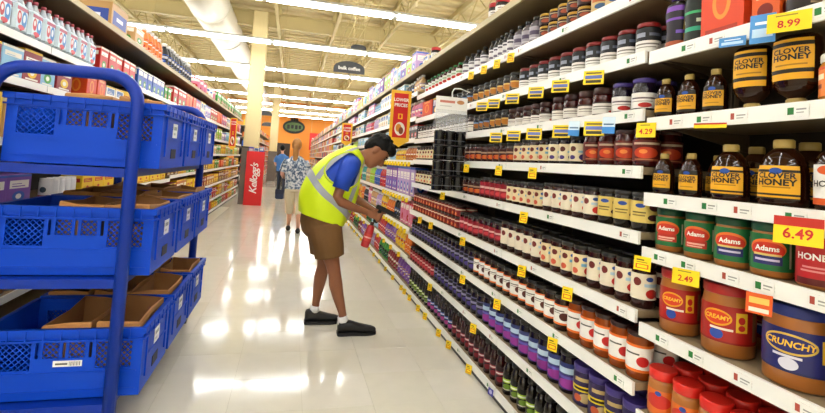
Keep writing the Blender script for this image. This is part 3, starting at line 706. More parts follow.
pa('crunchy', .775, 'A5', 'blue-lidded peanut butter tub at the right edge', FX+.10, .5)
for k, (kn, y) in enumerate((('creamy1', 1.375), ('creamy2', 1.195), ('crunchy', .985))): pa(kn, y, 'A5', 'peanut butter jar behind the %s on its shelf' % ('small red-labelled one', 'larger red-labelled one', 'big blue one')[k], FX+.28, .5)
# A6
pbjar('redlidpb', .048, .165, mat('lid_bright_red', 'd3261c', .3), 'd86a1c', [el(.5, .55, .2, .3, 'c8281c'), el(.5, .86, .05, .1, '2a4aa0')], None, lh=.034, lz=(.1, .6))
for q in range(3):
    for k in range(6):
        pa('redlidpb', 1.42-k*.108, 'A6', 'red-lidded peanut butter jar on the low shelf, %s row deep, %s from the jam bay' % (('front', 'second', 'third')[q], ORD[k]), FX+.065+q*.105, .5)

# ------------------------------------------------------------------ price tags and shelf labels
p_tag = pmat('print_tag', 'f4d21c', [rc(.12, .88, .14, .46, 'c8481c'), rc(.2, .8, .2, .40, 'f4d21c'), rc(.14, .6, .70, .80, '5a5020'), rc(.14, .8, .56, .62, '8a7a20')], rep=1)
p_tagb = pmat('print_tag_blue', 'f4d21c', [rc(.08, .92, .40, .66, '5a6ab0'), rc(.12, .88, .10, .32, '3a3a2a'), rc(.12, .88, .76, .88, '6a6020')], rep=1)
p_tagw = pmat('print_tag_white', 'cfe4f4', [rc(0, 1, 0, .4, '3a86d0'), rc(.1, .9, .5, .6, '4a6a90')], rep=1)
p_tagr = pmat('print_tag_redtop', 'f4d21c', [rc(0, 1, .66, 1, 'b8281c')], rep=1)
p_tagplain = pmat('print_tag_plain', 'f4d21c', [rc(.2, .7, .80, .88, '9a8a2a')], rep=1)
p_tagblue = pmat('print_tag_sky', '4a8ed0', [rc(.1, .9, .2, .5, 'b8d8f4'), rc(.2, .8, .64, .74, 'e4f0fa')], rep=1)
p_tagor = pmat('print_tag_orange', 'd8581c', [rc(.12, .88, .5, .8, 'f0c060'), rc(.12, .88, .1, .3, 'f0e0d0')], rep=1)
_tagm = {}
def price_tag(y, z, w_, h_, pm_, label, text=None, x=None, turn=.45, tilt=.12, drop=0):
    key = (w_, h_, pm_.name)
    if key not in _tagm: _tagm[key] = MB().box(-.0006, .0006, -w_/2, w_/2, -h_, 0).mesh('price_tag', pm_)
    o = obj('price_tag', _tagm[key], None, ((x or FX-.012)-w_/2*math.sin(turn), y, z-drop)); o.rotation_euler = (0, tilt, turn)
    tag(o, label, 'price tag', 'price tags on the shelf fronts')
    if text: obj('lettering', letters('lettering', text, h_*.52, m_ored, lambda a, b: (-.0012, -a, -h_*.62+b), bold=.02), o)
    return o
T = dict(a=(2.607, 2.807, 3.021, 3.264), b=(1.754, 2.014, 2.249, 2.526, 2.791, 2.984), c=(1.736, 1.985, 2.247, 2.485, 2.728), d=(2.269, 2.694, 3.249), e=(2.342, 3.766), f=(1.898, 2.331, 3.243, 4.049, 4.422), g=(1.999, 2.614, 3.199), h=(2.954, 3.968), base=(2.992, 3.41, 3.659, 4.062, 4.293, 4.627, 4.85))
SHN = dict(a='top', b='second', c='third', d='fourth', e='fifth', f='sixth', g='seventh', h='eighth', base='bottom')
for kx, ys in T.items():
    for i, y in enumerate(ys):
        big = kx in 'bc'
        price_tag(y, ZB[kx]-.012, .085 if big else .05, .062 if big else .06, p_tagb if kx in ('b', 'c') else p_tag, 'yellow price tag hanging from the %s jam shelf, %s from the near end' % (SHN[kx], ORD[i]), drop=.0 if kx == 'base' else .022 if big else .012, turn=.7 if big else .5)
for i, y in enumerate((1.90, 1.655)): price_tag(y, ZB['c']-.012, .05, .07, p_tagw, 'white and blue tag beside a yellow one, %s on the third jam shelf' % ('farther', 'nearer')[i], drop=.008, turn=.7)
p_vt = pmat('print_tag_violet', '4a48a8', [el(.5, .5, .3, .3, 'c8c8f0')], rep=1)
price_tag(2.652, ZB['base'], .05, .04, p_vt, 'violet tag on the bottom jam shelf rail', drop=.01, turn=.2)
price_tag(.936, A['A1']-.01, .095, .055, p_tagplain, 'large yellow price tag reading 8.99 at the top right', '8.99')
price_tag(1.008, A['A1']+.005, .06, .085, p_tagblue, 'sky-blue tag hanging in front of an inverted honey bottle', x=FX-.018)
price_tag(1.105, A['A1']-.035, .07, .03, p_tagblue, 'low blue tag peeking under the top honey shelf rail', x=FX-.012)
price_tag(1.445, A['A2']-.02, .07, .055, p_tagplain, 'yellow price tag reading 4.29 beside the jam bay', '4.29')
price_tag(1.17, A['A2']-.04, .09, .016, p_tagr, 'thin red and yellow tag under the second honey shelf rail')
price_tag(.901, A['A3']-.02, .10, .07, p_tagr, 'yellow price tag with red top reading 6.49', '6.49')
price_tag(1.244, A['A4']-.03, .08, .05, p_tagplain, 'yellow price tag reading 2.49 above the peanut butter', '2.49')
price_tag(1.44, A['A4']-.03, .06, .05, p_tag, 'yellow price tag beside the nearest red-lidded peanut butter, next to jam bay')
price_tag(1.004, A['A4']-.04, .06, .055, p_tagor, 'orange tag above the blue-lidded peanut butter tub')
# paper labels slid into the rails of the nearest bays
p_sl1 = pmat('print_shelf_label', 'f0f0ec', [rc(.1, .38, .2, .8, '2a7a3a'), rc(.48, .9, .55, .68, '9a9a98'), rc(.48, .8, .3, .4, 'b0b0ae')], rep=1)
p_sl2 = pmat('print_shelf_label_red', 'f0f0ec', [rc(.1, .30, .2, .8, 'a8483a'), rc(.42, .9, .5, .62, '9a9a98'), rc(.42, .8, .25, .36, 'b0b0ae')], rep=1)
sl = [MB().box(-.0008, .0008, -.03, .03, -.016, .016).mesh('shelf_label', p) for p in (p_sl1, p_sl2)]
for o in list(bpy.data.objects):
    if o.name.startswith('shelf') and not o.name.startswith(('shelving', 'shelf_label')) and o.parent and o.parent.location.x > 0 and o.parent.location.y < 3:
        L_ = max(v.co.y for v in o.data.vertices); z_ = max(v.co.z for v in o.data.vertices)
        y_ = .08
        near = o.parent.location.y < 1
        while y_ < L_-.05:
            obj('shelf_label', sl[R.random() < .4], o, (-.0072, y_, z_-.02)); y_ += R.uniform(.10, .17) if near else R.uniform(.35, .7)

# ------------------------------------------------------------------ groceries farther along the right and on the left
PAL = dict(red='c0241c', orange='e0761c', yellow='e8c022', green='3f9a3a', blue='2a5ab8', navy='1c2458', purple='7a4aa8', lilac='b69acb', pink='d87a9a', white='e8e6e2', sky='8cc0e0', black='1a1a1e', brown='7a4a24', tan='c8a06a', crimson='8a1628', amber='b8681c', teal='2a8a8a', lime='9ac83a')
def gprint(c, kindn):
    base = PAL[c]; alt = {'white': '3a6ab0', 'yellow': 'b8281c', 'black': 'c8c8d0', 'navy': 'd8d8e8'}.get(c, 'f0ece0')
    v = hash_(c+kindn)
    ops = [rc(.1, .9, .55+.1*(v % 2), .74+.06*(v % 3), alt), el(.5, .30, .26, .16, ('e8c022', 'c0241c', '2a5ab8', '3f9a3a')[v % 4]), rc(.15, .85, .08, .13, alt), rc(.2, .75, .60, .63, base), rc(.2, .6, .68, .70, base), el(.5, .30, .12, .08, alt), rc(0, 1, .90, .97, ('e8c022', 'c0241c', '2a5ab8', 'f0ece0')[v % 4])]
    return pmat('print_%s_%s' % (c, kindn), base, ops, rep=1 if kindn == 'box' else 2)
def hash_(s): return sum(ord(ch)*(i+3) for i, ch in enumerate(s))
def gk(shape, c, w_, h_, side):
    key = '%s_%s_%d_%d_%d' % (shape, c, round(w_*1000), round(h_*1000), side)
    if key in KIND: return key
    pm_ = gprint(c, shape); body = mat('plain_'+c, PAL[c], .35)
    d_ = .16 if shape == 'box' else w_
    if shape == 'box':
        x0, x1 = (0, d_) if side > 0 else (-d_, 0)
        kind(key, 'box', [('grocery_box', MB().rbox(x0, x1, -w_*.48, w_*.48, 0, h_, .003).mesh('grocery_box', pm_))])
    elif shape == 'bag':
        r = w_/2
        b = MB().lathe([(r*.9, 0), (r, h_*.08), (r*.98, h_*.75), (r*.92, h_*.9), (r*.85, h_)], 10, .55, 1, c=(side*r*.6, 0, 0))
        kind(key, 'bag', [('grocery_bag', b.mesh('grocery_bag', pm_)), ('top_seal', MB().box(side*r*.6-.004, side*r*.6+.004, -r*.85, r*.85, h_-.002, h_+.025).mesh('top_seal', body))])
    elif shape == 'can':
        r = w_*.47; c_ = (side*r, 0, 0)
        kind(key, 'can', [('tin_can', MB().lathe([(r*.96, 0), (r, .004), (r, h_-.004), (r*.96, h_)], 12, c=c_).mesh('tin_can', mat('tin', 'b8b8b4', .3, metal=.8))), ('label', MB().lathe([(r*1.01, .008), (r*1.01, h_-.008)], 12, c=c_, caps=False).mesh('label', pm_))])
    else:
        r = w_*.46; c_ = (side*r, 0, 0)
        pr = [(r*.9, 0), (r, .008), (r*.98, h_*.58), (r*.8, h_*.72), (r*.38, h_*.83), (r*.36, h_*.88)]
        kind(key, 'bottle', [('bottle', MB().lathe(pr, 12, .85, 1, c=c_).mesh('bottle', body)), ('cap', MB().lathe([(r*.46, h_*.86), (r*.46, h_*.98), (r*.36, h_)], 10, c=c_).mesh('cap', mat('plain_'+('white' if c != 'white' else 'blue'), PAL['white' if c != 'white' else 'blue'], .35))),
             ('label', MB().lathe([(r*1.02, h_*.12), (r*1.02, h_*.52)], 12, .85, 1, c=c_, caps=False).mesh('label', pm_))])
    return key
SHW = ['bottom', 'second', 'third', 'fourth', 'fifth', 'sixth', 'seventh', 'eighth', 'top']
FARROW = {1: {}, -1: {}}
def fill(side, z, y0, y1, seq, where, group, wr=(.08, .12), hr=(.2, .24), blocks=(2, 4)):
    """seq: list of (shape, colour); facings of one product stand side by side"""
    y = y0; i = 0; fx = FX if side > 0 else LX; n_ = {}
    while y < y1-.05:
        sh_, c = seq[i % len(seq)]; i += 1
        w_ = round(R.uniform(*wr), 2); h_ = round(R.uniform(*hr), 2)
        if sh_ == 'box': w_ = round(w_*1.5, 2)
        if sh_ == 'can': h_ = min(h_, .12)
        for q in range(R.randint(*blocks)):
            if y+w_ > y1: y = y1; break
            k = gk(sh_, c, w_, h_, side); n_[(sh_, c)] = n_.get((sh_, c), 0)+1
            if y > 11.3: FARROW[side].setdefault(k, []).append((fx+side*(.022+R.uniform(0, .012)), y+w_/2, z, R.uniform(-.04, .04), 1)); y += w_+.004; continue
            place(k, (fx+side*(.022+R.uniform(0, .012)), y+w_/2, z), R.uniform(-.04, .04), '%s %s %s, %s from the near end' % (c, sh_, where, ORD[n_[(sh_, c)]-1]), group)
            y += w_+.004
GR = 'groceries on the right-hand shelves past the jam'
bo, b_, ba = 'bottle', 'box', 'bag'
seqC = [[(bo, 'purple'), (bo, 'crimson'), (bo, 'green'), (bo, 'red'), (bo, 'lilac'), (bo, 'blue')],
        [(bo, 'orange'), (bo, 'yellow'), (bo, 'purple'), (bo, 'red'), (bo, 'sky'), (bo, 'green')],
        [(ba, 'pink'), (bo, 'black'), (bo, 'orange'), (bo, 'yellow'), (bo, 'lilac'), (bo, 'tan')],
        [(b_, 'lilac'), (b_, 'purple'), (bo, 'red'), (bo, 'blue'), (bo, 'lime'), (bo, 'tan'), (bo, 'teal')],
        [(bo, 'amber'), (bo, 'yellow'), (bo, 'sky'), (b_, 'white'), (bo, 'lilac'), (bo, 'red')],
        [(b_, 'black'), (bo, 'white'), (b_, 'sky'), (bo, 'pink'), (bo, 'lime')],
        [(bo, 'pink'), (bo, 'black'), (b_, 'sky'), (b_, 'white'), (bo, 'lilac'), (bo, 'red')],
        [(bo, 'tan'), (bo, 'black'), (b_, 'sky'), (b_, 'white'), (bo, 'sky'), (b_, 'pink')]]
gaps = [b-a for a, b in zip(ZC, ZC[1:]+[2.475])]
for i, z in enumerate(ZC):
    h = gaps[i]-.07
    fill(1, z, 4.94, 9.0, seqC[i], 'on the %s shelf past the jam' % SHW[i], GR, (.09, .13), (h*.85, h), (3, 5))
    fill(1, z, 9.02, 16.2, seqC[i][2:]+seqC[i][:2], 'farther along the %s right shelf' % SHW[i], GR, (.22, .32), (h*.85, h), (1, 3))
fill(1, 2.475, 5.2, 9.0, [(b_, 'lilac'), (b_, 'lime'), (b_, 'purple'), (b_, 'sky'), (b_, 'white')], 'on top of the right shelving', GR, (.13, .19), (.2, .28), (1, 2))
fill(1, 2.475, 9.0, 16.2, [(b_, 'sky'), (b_, 'yellow'), (b_, 'pink'), (b_, 'white'), (b_, 'red')], 'farther back on top of the right shelving', GR, (.22, .3), (.2, .34), (1, 2))
# far packs, too small to tell apart
fb = MB(); fm = [mat('plain_'+c, PAL[c], .35) for c in ('red', 'orange', 'white', 'sky', 'yellow', 'pink', 'green', 'blue', 'black', 'tan')]
for side, zs_, ya, yb in ((1, ZC, 16.3, 36.1), (-1, ZL2, 19.05, 35.9)):
    fx = FX if side > 0 else LX
    for i, z in enumerate(zs_+[2.475]):
        y = ya; 
        while y < yb:
            w_ = R.uniform(.2, .5); h_ = R.uniform(.17, .24); xa, xb = sorted((fx+side*.03, fx+side*.25))
            if y+w_ < yb: fb.box(xa, xb, y, y+w_-.01, z, z+h_, mi=R.choice((0, 0, 1, 1, 2, 2, 3, 4, 5, 6, 7, 8, 9)))
            y += w_
o = fb.build('distant_packets', fm, kind='stuff'); tag(o, 'coloured packets filling the distant shelves of the aisle', 'groceries')
# things on the top board above the jam
kind('topjarred', 'jar', [('storage_jar', MB().lathe(jar_profile(.05, .13, .03), 16).mesh('storage_jar', m_dk)), ('lid', MB().lathe(lid_profile(.05, .13, .03), 16).mesh('lid', m_lred)), ('label', band(.0505, .02, .08).mesh('label', P['whitelow']))])
place('topjarred', (FX+.08, 3.0, 2.475), 0, 'lone red-lidded jar on top of the jam shelving, near one'); place('topjarred', (FX+.08, 3.12, 2.475), 0, 'lone red-lidded jar on top of the jam shelving, far one')
place('topjarred', (FX+.07, 4.55, 2.475), 0, 'red-lidded jar on the top board near the coloured boxes')
place(gk('box', 'white', .2, .1, 1), (FX+.03, 4.8, 2.475), 0, 'low white box on top of the jam shelving')
# boxes at the far end of the second jam shelf
place(gk('box', 'orange', .36, .17, 1), (FX+.03, 4.62, ZB['b']), 0, 'wide orange box at far end of the second jam shelf')
place(gk('box', 'navy', .24, .17, 1), (FX+.03, 4.30, ZB['b']), 0, 'navy box beside the orange one on the second jam shelf')
p_arr = 0
for i in range(26): price_tag(5.0+i*.22, .40-.012 if i % 2 else .07, .045, .055, p_tag, 'small yellow tag on the low rails past the jam bays, %s from the near end' % ORD[i], turn=.6)
for j, (z, zn) in enumerate(((.70, 'third'), (1.04, 'fourth'), (1.435, 'fifth'))):
    for i in range(9): price_tag(5.02+i*.17, z-.02, .04, .05, p_tagplain, 'small yellow tag on the %s shelf rail past the jam, %s along' % (zn, ORD[i]), turn=.6)

flush_backrow(BACKROW, 'jars_behind', 'jars and bottles standing behind the front rows on the jam shelves', 'jars')

# ------------------------------------------------------------------ left-hand shelves
GL = 'groceries on the left-hand shelves'
p_wat = pmat('print_water_pack', 'cfe2ee', [el(.25, .5, .2, .26, 'b8283a'), el(.72, .45, .24, .34, '2f78c0'), el(.72, .5, .12, .16, 'dfeaf2'), rc(0, 1, .78, .92, 'a8486a'), el(.5, .12, .3, .1, 'c83a4a'), el(.25, .55, .1, .12, 'f0d8dc')], rep=1)
m_pet = mat('bottle_clear', 'b9c6d6', .12, coat=.6); m_pcap = mat('cap_pink', 'b8505e', .4); m_wcap = mat('cap_white', 'eceeee', .4)
bw = MB().lathe([(.030, 0), (.032, .01), (.031, .10), (.032, .16), (.026, .20), (.013, .235), (.013, .25)], 10).mesh('bottle', m_pet)
bc = MB().lathe([(.016, .243), (.016, .262), (.013, .265)], 8).mesh('cap', m_pcap)
wr_me = MB().rbox(-.105, .105, -.075, .075, .012, .195, .018).mesh('shrink_wrap', p_wat)
for i in range(9):
    o = empty('water_pack', (LX-.125, 3.02+i*.176, 2.042)); tag(o, 'shrink-wrapped pack of small water bottles on the left shelf, %s from the near end' % ORD[i], 'water pack', 'packs of small water bottles')
    obj('shrink_wrap', wr_me, o)
    for a in (-1, 0, 1):
        for b in (-1, 1):
            q = obj('bottle', bw, o, (a*.066, b*.036, 0)); obj('cap', bc, q)
def left(y0, y1, z, seq, where, wr, hr, blocks): fill(-1, z, y0, y1, seq, where, GL, wr, hr, blocks)
left(4.62, 5.62, 2.04, [(b_, 'red')], 'beside the water packs', (.12, .12), (.22, .23), (8, 8))
left(5.63, 6.75, 2.04, [(b_, 'blue')], 'on the upper left shelf', (.12, .12), (.22, .23), (8, 8))
left(6.76, 7.18, 2.04, [(b_, 'green')], 'on the upper left shelf', (.10, .11), (.18, .2), (4, 4))
left(3.0, 4.3, 1.77, [(b_, 'crimson'), (b_, 'sky')], 'on the shelf under the water packs', (.14, .16), (.19, .21), (1, 1))
left(4.4, 7.18, 1.77, [(b_, 'orange'), (b_, 'white'), (b_, 'yellow')], 'under the red and blue cartons', (.12, .16), (.17, .2), (2, 3))
left(3.0, 7.18, 1.40, [(b_, 'yellow'), (b_, 'tan'), (b_, 'red')], 'at eye level behind the cart', (.16, .2), (.22, .28), (1, 3))
left(2.6, 3.95, .97, [(b_, 'purple')], 'seen between the cart tiers', (.18, .18), (.2, .2), (6, 6))
jar('cup', .042, .15, mat('white_cup', 'e4e4e6', .35), m_lwhite, pmat('print_cup', 'e6e6e8', [el(.5, .5, .16, .2, '3a4a5a'), rc(0, 1, 0, .12, 'b83a3a')], rep=2), (.1, .8), oname='cup', cat='cup', neck=.97)
for i in range(5): place('cup', (LX-.07, 3.99+i*.095, .972), 0, 'white cup beside the yellow boxes, %s from the purple boxes' % ORD[i], GL)
left(4.48, 7.18, .97, [(b_, 'yellow')], 'on the shelf behind the middle crates', (.16, .16), (.17, .18), (14, 14))
left(2.4, 7.18, .70, [(b_, 'brown'), (b_, 'orange'), ('can', 'yellow')], 'on the third left shelf behind the cart', (.12, .16), (.17, .2), (2, 3))
left(2.4, 7.18, .42, [('can', 'yellow'), ('can', 'brown'), ('can', 'orange')], 'on the second left shelf behind the cart', (.13, .15), (.12, .12), (3, 5))
left(5.0, 7.18, .085, [(b_, 'tan'), (b_, 'yellow')], 'on the bottom left shelf behind the cart', (.16, .2), (.2, .24), (2, 3))
seqL = [[(b_, 'red'), (b_, 'orange'), (b_, 'yellow'), (b_, 'green')], [(b_, 'yellow'), (b_, 'tan'), (b_, 'red'), ('can', 'yellow')], [(b_, 'crimson'), (b_, 'amber'), (b_, 'yellow'), (b_, 'brown')], [(b_, 'brown'), (b_, 'yellow'), (b_, 'green'), (b_, 'orange')],
        [(b_, 'lime'), (b_, 'tan'), (b_, 'green'), (b_, 'yellow')], [(b_, 'sky'), (b_, 'white'), (b_, 'lime'), (b_, 'lilac')], [(b_, 'red'), (b_, 'orange'), (b_, 'pink'), (b_, 'white'), (b_, 'lilac')]]
for i, z in enumerate(ZL2):
    g_ = (ZL2+[2.475])[i+1]-z-.08
    left(7.22, 16.25, z, seqL[i], 'on the %s far left shelf' % SHW[i], (.14, .2), (g_*.7, min(g_, .27)), (2, 3))
# on top of the left shelving
p_crt = pmat('print_carton', 'b08850', [rc(.08, .92, .15, .7, '1f3f98'), rc(.3, .7, .35, .5, 'd8dcea')], rep=1)
bx('carton', 'carton', 'carton', .42, .22, .3, p_crt, [('tape', MB().box(.0, .3, -.03, .03, .22, .2215).mesh('tape', mat('parcel_tape', 'c8a870', .3)))])
place('carton', (LX-.32, 4.95, 2.475), 0, 'brown cardboard carton with blue panel on top of left shelving')
place(gk('box', 'tan', .3, .18, -1), (LX-.02, 5.55, 2.475), 0, 'small brown carton beside the blue-panelled one')
place(gk('box', 'navy', .3, .1, -1), (LX-.02, 5.25, 2.775), 0, 'flat navy box lying on the brown carton') if False else None
left(5.85, 6.7, 2.475, [('bottle', 'orange')], 'standing on the left shelving top', (.14, .14), (.3, .3), (6, 6))
left(6.75, 8.4, 2.475, [('bottle', 'black')], 'standing on the left shelving top', (.16, .16), (.32, .32), (10, 10))
left(8.9, 11.0, 2.475, [('bag', 'pink'), ('bag', 'white')], 'lying on the left shelving top', (.3, .34), (.2, .24), (2, 3))
left(11.0, 16.2, 2.475, [(b_, 'green')], 'on the far left shelving top', (.16, .2), (.26, .28), (18, 18))

flush_backrow(FARROW[1], 'packets_right', 'coloured packets on the farther right-hand shelves', 'groceries'); flush_backrow(FARROW[-1], 'packets_left', 'coloured packets on the left shelves near the column', 'groceries')
# ------------------------------------------------------------------ blue order-picking cart
m_blue = mat('blue_tote_plastic', '0342c0', .45, noise=.06, nscale=3, spec=.2)
m_bframe = mat('blue_powder_coat', '062f98', .38, spec=.3)
m_slot = mat('slot_dark', '0a1030', .6)
CX0, CX1, CY0 = -1.27, -.62, 2.50     # totes: left, right, near face
TD, TH = .50, .315
tiers = (.225, .785, 1.295)
cart = empty('picking_cart', ((CX0+CX1)/2, CY0+.78, 0)); tag(cart, 'blue tubular three-tier picking cart loaded with crates', 'cart')
co = Vector(cart.location)
def loopy(y, zlo, zhi, x0, x1, rad=.13):
    pts = [(x1, y, zlo)]
    for i in range(7): a = i/6*PI/2; pts.append((x1-rad+rad*math.cos(a), y, zhi-rad+rad*math.sin(a)))
    for i in range(7): a = PI/2+i/6*PI/2; pts.append((x0+rad+rad*math.cos(a), y, zhi-rad+rad*math.sin(a)))
    pts.append((x0, y, zlo)); return [Vector(p)-co for p in pts]
for y in (CY0-.055, CY0+3*TD+.135): MB().tube(loopy(y, .12, 1.725, -1.31, -.722), .029, 12).build('frame_loop', m_bframe, cart)
for z in tiers:
    f = MB()
    ya, yb = CY0-.055, CY0+3*TD+.135
    f.box(-1.31, -.735, ya, yb, z-.022, z-.008, M=Matrix.Translation(-co))
    for x in (-1.31, -.735): f.box(x-.012, x+.012, ya, yb, z-.045, z-.004, M=Matrix.Translation(-co))
    for y in (ya, yb): f.box(-1.31, -.735, y-.012, y+.012, z-.045, z-.004, M=Matrix.Translation(-co))
    f.build('tier_deck', m_bframe, cart)
for x in (-1.31, -.735):
    for y in (CY0-.055, CY0+3*TD+.135):
        c_ = MB().box(-.022, .022, -.03, .03, .07, .13).box(-.024, -.018, -.035, .035, .04, .09).box(.018, .024, -.035, .035, .04, .09).build('caster', mat('zinc', 'a8acb0', .35, metal=.8), cart, Vector((x, y, 0))-co)
        wl = MB().lathe([(.03, -.014), (.05, -.012), (.05, .012), (.03, .014)], 16).build('wheel', m_black, c_); wl.rotation_euler = (0, PI/2, 0); wl.location = (0, 0, .05)
# tote meshes, origin at near-left-bottom corner
def tote_meshes():
    W_, D_, H_ = CX1-CX0, TD-.012, TH; t = .008
    b = MB()
    b.box(t, W_-t, t, D_-t, 0, t)                      # floor
    # near and far walls with openings
    ops = [(.07, .30, .42, .80), (.325, .345, .58, .80), (.37, .47, .58, .80), (.49, .51, .58, .80), (.53, .63, .58, .80), (.655, .675, .58, .80), (.70, .93, .42, .80)]
    lats = []
    for y in (0, D_-t):
        lat = MB(); lats.append(lat)
        last = 0
        for u0, u1, v0, v1 in ops:
            b.box(last*W_, u0*W_, y, y+t, 0, H_); b.box(u0*W_, u1*W_, y, y+t, 0, v0*H_); b.box(u0*W_, u1*W_, y, y+t, v1*H_, H_); last = u1
            if u1-u0 > .05:
                x0, x1, z0, z1 = u0*W_, u1*W_, v0*H_, v1*H_
                for sgn in (1, -1):
                    k = -1.0
                    while k < 1.0:
                        # line x = c + sgn*(z-z0), clipped
                        c_ = (x0 if sgn > 0 else x0)+k; pts = []
                        za, zb_ = z0, z1
                        lo, hi = (x0-c_)*sgn, (x1-c_)*sgn
                        s0, s1 = max(0, min(lo, hi)), min(z1-z0, max(lo, hi))
                        if s1-s0 > .006:
                            p, q = Vector((c_+sgn*s0, y+t/2, z0+s0)), Vector((c_+sgn*s1, y+t/2, z0+s1))
                            lat.tube([p, q], .0035, 4)
                        k += .026
        b.box(last*W_, W_, y, y+t, 0, H_)
    for x in (0, W_-t): b.box(x, x+t, t, D_-t, 0, H_)
    # ribs
    for y in (-.004, D_-.004):
        for z in (.10*H_, .36*H_): b.box(.02, W_-.02, y, y+.008, z, z+.006)
    for yy in (.06, D_-.075):
        b.box(W_-.001, W_+.008, yy, yy+.015, .06, H_-.02)
    b.box(W_-.001, W_+.007, .075, D_-.075, .15, .157)
    rim = MB()
    rim.box(-.014, W_+.014, -.012, .010, H_-.028, H_).box(-.014, W_+.014, D_-.010, D_+.004, H_-.028, H_).box(-.014, .010, .010, D_-.01, H_-.028, H_).box(W_-.010, W_+.014, .010, D_-.01, H_-.028, H_)
    for i in range(9): rim.box(.03+i*.07, .036+i*.07, -.016, -.010, H_-.05, H_-.004)
    rim.box(-.01, W_+.01, -.012, .0, H_-.055, H_-.048)
    for i in range(6): rim.box(W_+.012, W_+.017, .04+i*.08, .046+i*.08, H_-.05, H_-.004)
    rim.box(W_, W_+.012, -.004, D_+.002, H_-.055, H_-.048)
    slot = MB().box(W_+.0005, W_+.003, D_/2-.05, D_/2+.05, .05, .10)
    card = MB().box(W_+.001, W_+.003, D_/2-.045, D_/2+.045, .16, .235)
    cardp = pmat('print_tote_card', 'dfe2e6', [rc(.15, .85, .55, .8, '8a8f96'), rc(.15, .6, .2, .35, 'b0b4ba')], rep=1)
    fl_ = MB().box(.44*W_, .62*W_, -.0016, 0, .46*H_, .545*H_)
    flp = pmat('print_barcode', 'e9e8e4', [rc(.08, .5, .3, .62, '55534f')]+[rc(.56+i*.05, .575+i*.05+.01*(i % 2), .15, .85, '2a2826') for i in range(8)], rep=1)
    return (b.mesh('tote_crate', m_blue), rim.mesh('rim', m_blue), lats[0].mesh('lattice', m_blue), lats[1].mesh('lattice', m_blue), slot.mesh('handle_slot', m_slot), card.mesh('label_card', cardp), fl_.mesh('barcode_sticker', flp))
TM = tote_meshes()
TN = ('bottom', 'middle', 'top'); TP = ('nearest', 'middle', 'farthest')
for ti, z in enumerate(tiers):
    for k in range(3):
        o = obj('tote_crate', TM[0], None, (CX0, CY0+k*(TD+.04), z)); tag(o, 'blue plastic tote crate on the %s cart tier, %s of three' % (TN[ti], TP[k]), 'crate', 'blue crates on the cart')
        for nm, me in zip(('rim', 'lattice', 'lattice', 'handle_slot', 'label_card'), TM[1:6]): obj(nm, me, o)
        if ti == 0 and k == 0: obj('barcode_sticker', TM[6], o)
# paper bags in the totes
m_bag = mat('kraft_paper', '9a6a3c', .75, noise=.14, nscale=14, bump=.25); m_bagin = mat('kraft_paper_fold', 'b9844c', .75, noise=.1, nscale=14)
def paper_bag(w_, d_, h_, seed):
    rr = random.Random(seed); b = MB(); t = .0025; nz = 5
    # ring points around the rectangle with a gusset pleat on the short sides
    base = [(-w_/2, -d_/2), (0, -d_/2), (w_/2, -d_/2), (w_/2-.012, 0), (w_/2, d_/2), (0, d_/2), (-w_/2, d_/2), (-w_/2+.012, 0)]
    V = []; n = len(base)
    jit = [[rr.uniform(-.010, .010) for _ in range(2)] for _ in base]
    for i in range(nz+1):
        f = i/nz
        for j, (x, y) in enumerate(base): V.append((x+jit[j][0]*f*1.3, y+jit[j][1]*f*1.3, h_*f+(rr.uniform(-.012, .012) if i == nz else 0)))
    m = len(V)
    for i in range(nz+1):
        for j in range(n):
            x, y, z = V[i*n+j]; k = 1-t*2/max(w_, .05); V.append((x*k, y*(1-t*2/d_), z))
    F = []
    for i in range(nz):
        for j in range(n):
            k = (j+1) % n; F.append((i*n+j, i*n+k, (i+1)*n+k, (i+1)*n+j)); F.append((m+i*n+j, m+(i+1)*n+j, m+(i+1)*n+k, m+i*n+k))
    for j in range(n):
        k = (j+1) % n; F.append((nz*n+j, nz*n+k, m+nz*n+k, m+nz*n+j))
    F.append(tuple(range(n-1, -1, -1))); F.append(tuple(m+j for j in range(n)))
    b.add(V, F)
    top = V[nz*n:nz*n+n]; fold = MB(); VV = []; FF = []
    for (x, y, z) in top: VV += [(x*1.01, y*1.01, z+.002), (x*1.045, y*1.045, z-.004), (x*1.05, y*1.05, z-.030)]
    for j in range(n):
        k = (j+1) % n
        for q in range(2): FF.append((j*3+q, k*3+q, k*3+q+1, j*3+q+1))
    fold.add(VV, FF)
    return b.mesh('paper_bag', m_bag), fold.mesh('folded_rim', m_bagin)
bags = [paper_bag(.185, .43, .315, i) for i in range(4)]
for ti, z in enumerate(tiers):
    for k in range(3):
        for j in range(3 if ti < 2 and k else 2):
            me = bags[(ti+k+j) % 4]
            o = obj('paper_bag', me[0], None, (CX1-.125-j*.205, CY0+k*(TD+.04)+.245, z+.0095)); o.rotation_euler = (0, 0, R.uniform(-.02, .02))
            if ti == 2: o.scale = (1, 1, 1.02)
            tag(o, 'open brown paper bag in the %s crate of the %s tier, %s from the aisle' % (TP[k], TN[ti], ORD[j]), 'paper bag', 'paper bags standing in the crates')
            obj('folded_rim', me[1], o)

